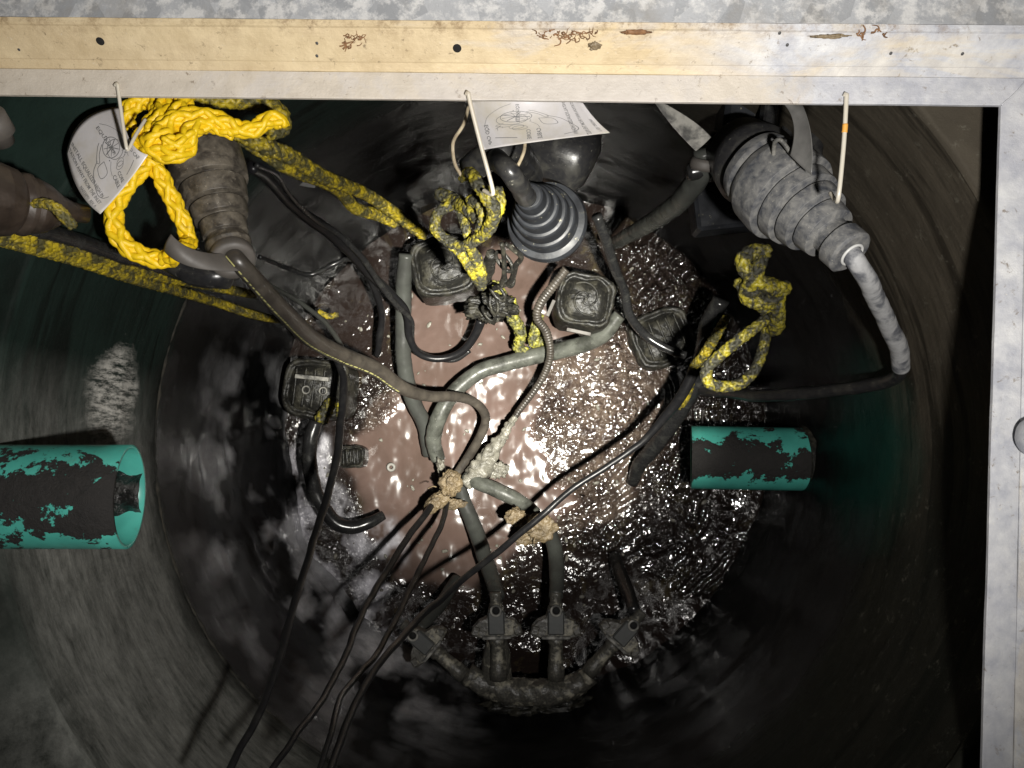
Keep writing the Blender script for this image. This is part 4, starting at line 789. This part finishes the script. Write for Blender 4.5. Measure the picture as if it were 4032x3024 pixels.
cab('thin_cable', 'black cable curving down the right of the square pump head', [(2350, 850, 1.95, 22), (2380, 930, 2.0, 22), (2420, 1050, 2.1, 20), (2460, 1150, 2.2, 18), (2480, 1240, 2.25, 18), (2540, 1320, 2.3, 18), (2620, 1370, 2.3, 16), (2700, 1400, 2.3, 16)], 'hose_black', gb)

# ------------------------------------------------------------------ pump heads
def pump_square(lab, c, r, rot, mat, swirl=True):
    p = P(*c); t = thing('submersible_pump', lab, 'pump', p-np.array([0, 0, 0.1]), 'pump heads just above the water'); ax = rotz(rot)
    mb = MB(); n_ = 48; prof = [(-0.16, 1.0), (-0.02, 1.0), (0.0, 0.97), (0.006, 0.90), (0.0, 0.84), (-0.006, 0.80), (0.0, 0.74), (0.012, 0.66), (0.016, 0.4), (0.016, 0.02)]
    V = []
    for z, k in prof:
        for j in range(n_):
            a = 2*math.pi*j/n_; ex = 4.0; rr = r*k/((abs(math.cos(a))**ex+abs(math.sin(a))**ex)**(1/ex)); V.append(np.array([rr*math.cos(a), rr*math.sin(a)*0.92, z]) @ ax + p)
    V = np.array(V); V += 0.010*fbm(V*22, 4)[:, None]
    mb.add(V, [[i*n_+j, i*n_+(j+1) % n_, (i+1)*n_+(j+1) % n_, (i+1)*n_+j] for i in range(len(prof)-1) for j in range(n_)]+[[(len(prof)-1)*n_+j for j in range(n_)]]); obj('cap', mb, mat, t)
    mb = MB()
    if swirl:
        for k in range(2):
            q = []
            for s_ in np.linspace(0.3, 5.5, 26): q.append(np.array([r*0.11*s_*math.cos(s_+k*math.pi), r*0.11*s_*math.sin(s_+k*math.pi), 0.019]) @ ax + p)
            q, _ = spline([list(v) for v in q], 0.004); sweep(mb, q, 0.0032, 8)
    else:
        for k in range(-2, 3):
            q, _ = spline([list(np.array([k*r*0.28, y_, 0.018]) @ ax+p) for y_ in (-r*0.6, 0, r*0.6)], 0.008); sweep(mb, q, 0.004, 8)
    obj('moulded_ribs', mb, mat, t)
    return t, p, ax
t, p, ax = pump_square('dark square pump head with a swirl moulding right of the chain', (2305, 1180, 2.28), 0.085, math.radians(-12), M['dark_metal'])
mb = MB(); box(mb, np.array([-0.092, -0.045, 0.0]) @ ax+p, (0.010, 0.05, 0.012), ax @ rotz(-0.2), 0.2); obj('latch', mb, M['strap_grey'], t, smooth=False); mb = MB(); box(mb, np.array([0.0, -0.095, 0.0]) @ ax+p, (0.07, 0.010, 0.012), ax, 0.2); obj('latch', mb, M['strap_grey'], t, smooth=False)
t, p, ax = pump_square('boxy black pump head at the left behind the thick brown cable', (1240, 1530, 2.42), 0.10, math.radians(-6), M['dark_metal'], False)
mb = MB(); box(mb, P(1230, 1488, 2.38), (0.10, 0.012, 0.02), rotz(math.radians(-6)), 0.2); obj('bright_latch', mb, M['strap_pale'], t, smooth=False)
for q_ in ((1205, 1535), (1272, 1540)):
    mb = MB(); c = P(*q_, 2.39); aa = np.linspace(0, 2*math.pi, 24); sweep(mb, c+0.011*np.stack([np.cos(aa), np.sin(aa), 0*aa], 1), 0.0025, 6, False); obj('bolt_ring', mb, M['strap_pale'], t)
t, p, ax = pump_square('black pump head half hidden in glistening scum at the right', (2610, 1330, 2.555), 0.100, math.radians(22), M['dark_metal'], False)
t, p, ax = pump_square('dark pump head under the mustard rope left of the chain', (1745, 1045, 2.30), 0.095, math.radians(10), M['dark_metal'], True)
t, p, ax = pump_square('small clip-shaped fitting floating inside the black hooked hose', (1385, 1800, 2.53), 0.04, math.radians(4), M['dark_metal'], False)
t['category'] = 'fitting'; t.name = 'floating_fitting'; del t['group']

# chain and shackle below the centre knot
ch = thing('shackle_chain', 'grimy shackle and chain links hanging below the knotted rope', 'chain', P(2000, 1150, 1.8))
def link(mb, c, ax1, ax2, a, b, r):
    u = np.asarray(ax1, float); u /= np.linalg.norm(u); w = np.asarray(ax2, float); w = w-w.dot(u)*u; w /= np.linalg.norm(w)
    th = np.linspace(0, 2*math.pi, 33); p_ = c+np.outer(np.sign(np.cos(th))*np.abs(np.cos(th))**0.8*a, u)+np.outer(np.sin(th)*b, w); sweep(mb, p_, r, 8, False)
for i, (cx, cy, d) in enumerate([(1985, 1030, 1.6), (2005, 1085, 1.68), (1960, 1150, 1.8), (1945, 1200, 1.95), (1925, 1235, 2.1)]):
    mb = MB(); link(mb, P(cx, cy, d), [0.5+0.3*(-1)**i, -1, -0.5], [1, 0.4, (-1)**i*0.9], 0.024, 0.012, 0.0042); obj('link', mb, M['dark_metal'], ch)
mb = cable_mb([(1975, 960, 1.5, 9), (1985, 1010, 1.55, 10), (1985, 1080, 1.6, 11), (1975, 1120, 1.65, 11)], 0.004, 10, mb=MB()); cable_mb([(1990, 960, 1.5, 9), (2050, 1010, 1.55, 11), (2030, 1050, 1.6, 12), (2015, 1100, 1.66, 12), (1985, 1120, 1.7, 12), (1945, 1135, 1.74, 12)], 0.004, 10, mb=mb); obj('shackle', mb, M['dark_metal'], ch)
mb = cable_mb([(1935, 1000, 1.6, 22), (1925, 1060, 1.7, 26), (1905, 1110, 1.8, 20)], 0.005, 14, 0.002); tag(obj('fabric_strap', mb, M['dark_metal']), 'short grimy strap between the knotted rope and the chain', 'strap')
# rag tangle
mb = MB(); blob(mb, P(1925, 1210, 2.2), (0.06, 0.035, 0.03), 36, 0.8, 2.2, crisp=0.5); cable_mb([(1870, 1220, 2.25, 9), (1890, 1180, 2.2, 10), (1940, 1190, 2.2, 10), (1985, 1230, 2.3, 9), (1960, 1260, 2.35, 8), (1890, 1250, 2.3, 8), (1870, 1215, 2.25, 8)], 0.004, 8, mb=mb)
tag(obj('rag_tangle', mb, M['dark_metal']), 'dark rag tangle at the lower end of the chain', 'rag')

# ------------------------------------------------------------------ grease clumps on the cables
def stringy(mb, c, w, hh, k, r=0.0016):
    for _ in range(k):
        a = random.uniform(0, 6.283); p0 = np.array(c)+np.array([w*math.cos(a)*random.uniform(0.3, 1), hh*math.sin(a)*random.uniform(0.3, 1), random.uniform(-0.01, 0.02)])
        pts = [list(p0)]; d = rng.normal(size=3)*0.005
        for m in range(4): d = d*0.6+rng.normal(size=3)*0.0042; pts.append(list(np.array(pts[-1])+d))
        q, _ = spline(pts, 0.003); sweep(mb, q, np.linspace(1, 0.3, len(q))*r*random.uniform(0.6, 2.2), 7, True, 0.0006, 200)
mb = MB(); blob(mb, P(1775, 1900, 2.32), (0.029, 0.034, 0.028), 64, 0.55, 1.6, crisp=0.12, seed=3); blob(mb, P(1722, 1975, 2.36), (0.043, 0.021, 0.020), 64, 0.6, 1.7, ax=rotz(math.radians(42)), crisp=0.12, seed=8); blob(mb, P(1780, 1985, 2.42), (0.036, 0.016, 0.016), 50, 0.6, 1.9, crisp=0.12, seed=12)
stringy(mb, P(1760, 1930, 2.32), 0.035, 0.035, 16, 0.0012)
tag(obj('grease_clump', mb, M['tan']), 'tan crumbly grease clump at the crossing of the cables', 'debris', 'grease clumps caught on the cables')
mb = MB(); blob(mb, P(2130, 2075, 2.28), (0.042, 0.036, 0.020), 64, 0.5, 1.5, crisp=0.10, seed=23); blob(mb, P(2030, 2035, 2.30), (0.026, 0.024, 0.016), 50, 0.6, 1.8, crisp=0.12, seed=31); blob(mb, P(2085, 2110, 2.32), (0.040, 0.022, 0.014), 50, 0.5, 1.8, ax=rotz(math.radians(20)), crisp=0.10, seed=35)
stringy(mb, P(2090, 2075, 2.28), 0.05, 0.03, 14, 0.0012)
tag(obj('grease_clump', mb, M['tan']), 'yellowish grease clump under the long thin cable', 'debris', 'grease clumps caught on the cables')
mb = MB(); q, t_ = spline(W([(2030, 1640, 2.44, 12), (1985, 1710, 2.45, 18), (1930, 1790, 2.46, 34), (1880, 1860, 2.46, 42), (1830, 1910, 2.44, 24)]), 0.004); sweep(mb, q[:, :3], q[:, 3], 28, True, 0.016, 55); blob(mb, P(1960, 1850, 2.5), (0.03, 0.025, 0.012), 30, 0.8, 2.4, seed=41)
tag(obj('grease_clump', mb, M['grease']), 'grey grease sleeve round the thin ridged cable', 'debris', 'grease clumps caught on the cables')
mb = MB(); blob(mb, P(1742, 1855, 2.45), (0.012, 0.035, 0.02), 30, 0.6, 2.4, seed=45, ax=rotz(0.3)); tag(obj('grease_clump', mb, M['grease']), 'little grey grease lump at the end of the dark grey hose', 'debris', 'grease clumps caught on the cables')
mb = MB(); c = P(1540, 1840, 2.585); aa = np.linspace(0, 2*math.pi, 28); sweep(mb, c+0.010*np.stack([np.cos(aa), np.sin(aa), 0*aa], 1), 0.005, 8, False); tag(obj('washer', mb, M['strap_pale']), 'small pale washer lying alone on the pink-brown water', 'washer')

# ------------------------------------------------------------------ teal pipes
def pipe(lab, A, B, r, mat_args, sl, th=0.006, collar=False, flip=False):
    """tube from A (open end) to B; sl slants the open end"""
    t = thing('drain_pipe', lab, 'pipe', A, 'teal drain pipes'); A = np.asarray(A); B = np.asarray(B)
    ax = B-A; L = np.linalg.norm(ax); T = ax/L; up = np.array([0, 0, 1.0]); N = np.cross(up, T); N /= np.linalg.norm(N); U = np.cross(T, N)
    n_ = 96; a = np.linspace(0, 2*math.pi, n_, endpoint=False); V = []; rows = []
    def rg(t_, rr, s_=1.0): return A+T*t_+rr*(np.cos(a)[:, None]*N+np.sin(a)[:, None]*U)-np.outer(sl*np.sin(a)*s_*-1, T)*1.0
    for t_, rr, s_ in [(L, r, 0)]+[(L*k/10, r, 1 if k < 2 else 0) for k in range(9, -1, -1)]+[(0.0, r-th, 1)]+[(L*k/10, r-th, 0 if k else 1) for k in range(1, 11)]: rows.append(rg(t_, rr, s_))
    mb = MB(); mb.add(np.vstack(rows), [[i*n_+j, i*n_+(j+1) % n_, (i+1)*n_+(j+1) % n_, (i+1)*n_+j] for i in range(len(rows)-1) for j in range(n_)])
    obj('tube', mb, pipe_mat(*mat_args), t)
    return t, T, N, U
Dl = 1.215; y0 = P(500, 1955, Dl)
rl = PX(205, 1.20)
A = P(512, 1955, Dl); B = A+np.array([-0.42, 0, 0])
tpl, T, N, U = pipe('large teal pipe with a black crust and an open end at the left edge', A, B, rl, ('teal pipe large', 0, 0, 0.045, 0.0), -0.012)
mb = MB(); s_ = []
for k in range(60):
    tt_ = 0.012+k/59*0.30
    wd = rl*0.55*(0.75+0.5*float(fbm(np.array([[k*0.12, 3.0, 0]]), 3)[0])); row = []
    for j in range(15):
        an = (j/14-0.5)*2; x_ = an*wd; zb = -math.sqrt(max((rl-0.006)**2-x_**2, 0)); hh = 0.020*(1-an*an)
        row.append(A+T*tt_+N*(x_)+U*(zb+hh))
    s_.append(row)
s_ = np.array(s_).reshape(-1, 3); s_ += (0.005*fbm(s_*70, 4))[:, None]*U
mb.add(s_, [[i*15+j, i*15+j+1, (i+1)*15+j+1, (i+1)*15+j] for i in range(59) for j in range(14)]); 
sludge = dirty('black wet sludge', (0.008, 0.008, 0.008), (0.03, 0.028, 0.025), 40, (0.45, 0.7), 0.2, 0.5, 1.0, 0.006, 60)
obj('sludge', mb, sludge, tpl)
Dr = 2.26; A = P(2722, 1800, Dr); xr = math.sqrt(RT**2-A[1]**2); rr_ = PX(126, Dr-0.06); B = np.array([xr+0.03, A[1]-0.006, A[2]])
tpr, T, N, U = pipe('short teal pipe with a black crust sticking out of the right wall', A, B, rr_, ('teal pipe small', 0, 0, 0.044, 0.0), -0.016)
mb = MB(); lathe(mb, B-np.array([0.040, 0, 0]), B-np.array([0.02, 0, 0]), [(0, rr_+0.001), (0.2, rr_+0.006), (0.8, rr_+0.010), (1, rr_+0.012)], 48, 0.002, 50, cap=False); obj('collar', mb, M['dark_metal'], tpr)

# ------------------------------------------------------------------ valve row
S_ = 2.28/F
def build_valve():
    t = thing('ball_valve', 'x', 'valve', (0, 0, 0), 'valves on the manifold')
    def L(pts): return np.array(pts)*S_
    mb = MB(); prof = [(-94, -58), (-94, -28), (-70, -2), (-38, 12), (-28, 48), (28, 48), (38, 12), (70, -2), (94, -28), (94, -58), (60, -66), (-60, -66)]
    n_ = len(prof); V = []
    for z, k in ((-34, 0.96), (-30, 1.0), (14, 1.0), (20, 0.94)):
        V += [(x*k, y*k if y > 0 else y*k, z) for x, y in prof]
    V = np.array(V, float)*S_
    mb.add(V, [[i*n_+j, (i+1)*n_+j, (i+1)*n_+(j+1) % n_, i*n_+(j+1) % n_] for i in range(3) for j in range(n_)]+[list(range(n_)), [3*n_+j for j in range(n_)][::-1]])
    obj('body', mb, M['valve'], t, smooth=False)
    mb = MB(); box(mb, L([0, -6, 26]), L([64, 90, 22]), None, 0.5); obj('face', mb, M['valve_face'], t, smooth=False)
    mb = MB(); box(mb, L([0, -62, 20]), L([112, 12, 26]), None, 0.4); obj('pale_bar', mb, M['strap_pale'], t, smooth=False)
    for s in (-1, 1):
        mb = MB(); box(mb, L([s*80, -36, 12]), L([30, 36, 34]), rotz(s*0.3), 0.3); obj('lug', mb, M['valve'], t, smooth=False)
    mb = MB(); th = np.linspace(0, 2*math.pi, 29); sweep(mb, L([0, 42, 40])+S_*19*np.stack([np.cos(th), np.sin(th), 0*th], 1), S_*5, 8, False); obj('ring', mb, M['strap_pale'], t)
    mb = MB(); lathe(mb, L([0, 42, 20]), L([0, 42, 38]), [(0, S_*14), (1, S_*17)], 20); obj('socket', mb, M['hole'], t)
    mb = MB(); lathe(mb, L([0, 40, 0]), L([0, 106, 0]), [(0, S_*24), (0.35, S_*26), (0.4, S_*22), (0.95, S_*24), (1, S_*20)], 24, 0.001, 60); obj('spigot', mb, M['valve'], t)
    mb = MB(); lathe(mb, L([0, -60, -6]), L([0, -230, -12]), [(0, S_*30), (0.15, S_*32), (0.2, S_*28), (0.7, S_*29), (0.75, S_*33), (1, S_*33)], 28, 0.003, 50); obj('riser_pipe', mb, M['valve'], t)
    return t
v0 = build_valve()
vals = [((1660, 2520, 2.25), -50, 0.92, 'leftmost valve of the manifold, tilted towards the silvery wall'), ((1955, 2440, 2.28), -2, 1.0, 'second valve of the manifold, under the hose from the tan clump'),
        ((2188, 2440, 2.28), 0, 1.0, 'third valve of the manifold, below the yellowish grease clump'), ((2462, 2485, 2.28), 42, 0.95, 'rightmost valve of the manifold, tilted to the right')]
for i, (c, rz, sc, lab) in enumerate(vals):
    if i == 0: t = v0
    else:
        t = v0.copy(); C.objects.link(t)
        for chd in [c_ for c_ in v0.children]:
            d_ = chd.copy(); C.objects.link(d_); d_.parent = t
    vals[i] = (t, c, rz, sc, lab)
for t, c, rz, sc, lab in vals:
    t.location = tuple(P(*c)); t.rotation_euler = (0, 0, math.radians(-rz if False else (rz*-1))); t.scale = (sc,)*3; t['label'] = lab
mf = thing('manifold', 'dark lumpy pipe manifold joining the four valves', 'manifold', P(2090, 2720, 2.4))
mb = cable_mb([(1840, 2650, 2.33, 36), (1920, 2700, 2.34, 44), (2030, 2725, 2.35, 50), (2150, 2725, 2.35, 50), (2260, 2700, 2.34, 44), (2330, 2655, 2.33, 36)], 0.006, 24, 0.010, 35); obj('header_pipe', mb, M['valve'], mf)
mb = MB(); blob(mb, P(2090, 2760, 2.42), (0.15, 0.06, 0.06), 40, 0.5, 2.5, crisp=0.1); obj('grime_mass', mb, M['dark_metal'], mf)
mb = MB(); lathe(mb, P(1955, 2520, 2.33), P(1950, 2700, 2.35), [(0, 0.03), (0.3, 0.042), (0.8, 0.045), (1, 0.04)], 28, 0.008, 30); obj('thick_riser', mb, M['valve'], mf)

# ------------------------------------------------------------------ leaf litter on the frame, drip lines
def flake(lab, px, py, w, hgt, rot, mat='rust', cat='debris', sd=0):
    c = wall_pt(px, py)+WN*0.0012; mb = MB(); blob(mb, c, (w, 0.0016, hgt), 20, 0.9, 1.8, seed=sd, crisp=0.4, ax=AXW)
    tag(obj('leaf_litter', mb, M[mat]), lab, cat, 'bits of litter on the frame')
flake('orange leaf shred at the top of the stained frame, right of the brown litter', 2505, 125, 0.017, 0.003, 0, sd=1)
def tangle(lab, px, py, w, h_, k, r=0.0009):
    mb = MB()
    for _ in range(k):
        x0 = px+random.uniform(-w, w); y0 = py+random.uniform(-h_, h_); pts = []
        a = random.uniform(-0.7, 0.7); L = random.uniform(12, 40)
        for m in range(4): pts.append(list(wall_pt(x0+math.cos(a)*L*m/3, y0+math.sin(a)*L*m/3)+WN*0.001)); a += random.uniform(-0.8, 0.8)
        q, _ = spline(pts, 0.0015); sweep(mb, q, np.linspace(1, 0.4, len(q))*r*random.uniform(0.6, 1.6), 6)
    tag(obj('leaf_litter', mb, M['rust']), lab, 'debris', 'bits of litter on the frame')
tangle('brown litter strip at the top of the frame right of the round hole', 2230, 138, 120, 14, 46)
flake('tan seed husk below the brown litter strip', 2340, 180, 0.007, 0.005, 0, 'tan', sd=3)
tangle('brown rootlet tangle left of the second bolt hole', 1375, 165, 40, 28, 22)
flake('pale twig with brown edge at the top right of the frame', 3270, 142, 0.020, 0.0026, 0, 'tan', sd=5)
tangle('brown twig bits at the far right of the top frame', 3420, 130, 60, 8, 9, 0.0011)
# flecks of scum floating about
mb = MB()
for _ in range(170):
    a = random.uniform(0, 6.283); r_ = 0.72*math.sqrt(random.random()); sz = random.uniform(0.0015, 0.006)
    blob(mb, (r_*math.cos(a), r_*math.sin(a), ZW+0.003), (sz*random.uniform(1, 2.2), sz, sz*0.5), 7, 0.6, 2.0, rotz(random.uniform(0, 3)), seed=random.uniform(0, 90))
tag(obj('scum_flecks', mb, M['grease']), 'small pale flecks of scum scattered over the water', 'scum', None, 'stuff')
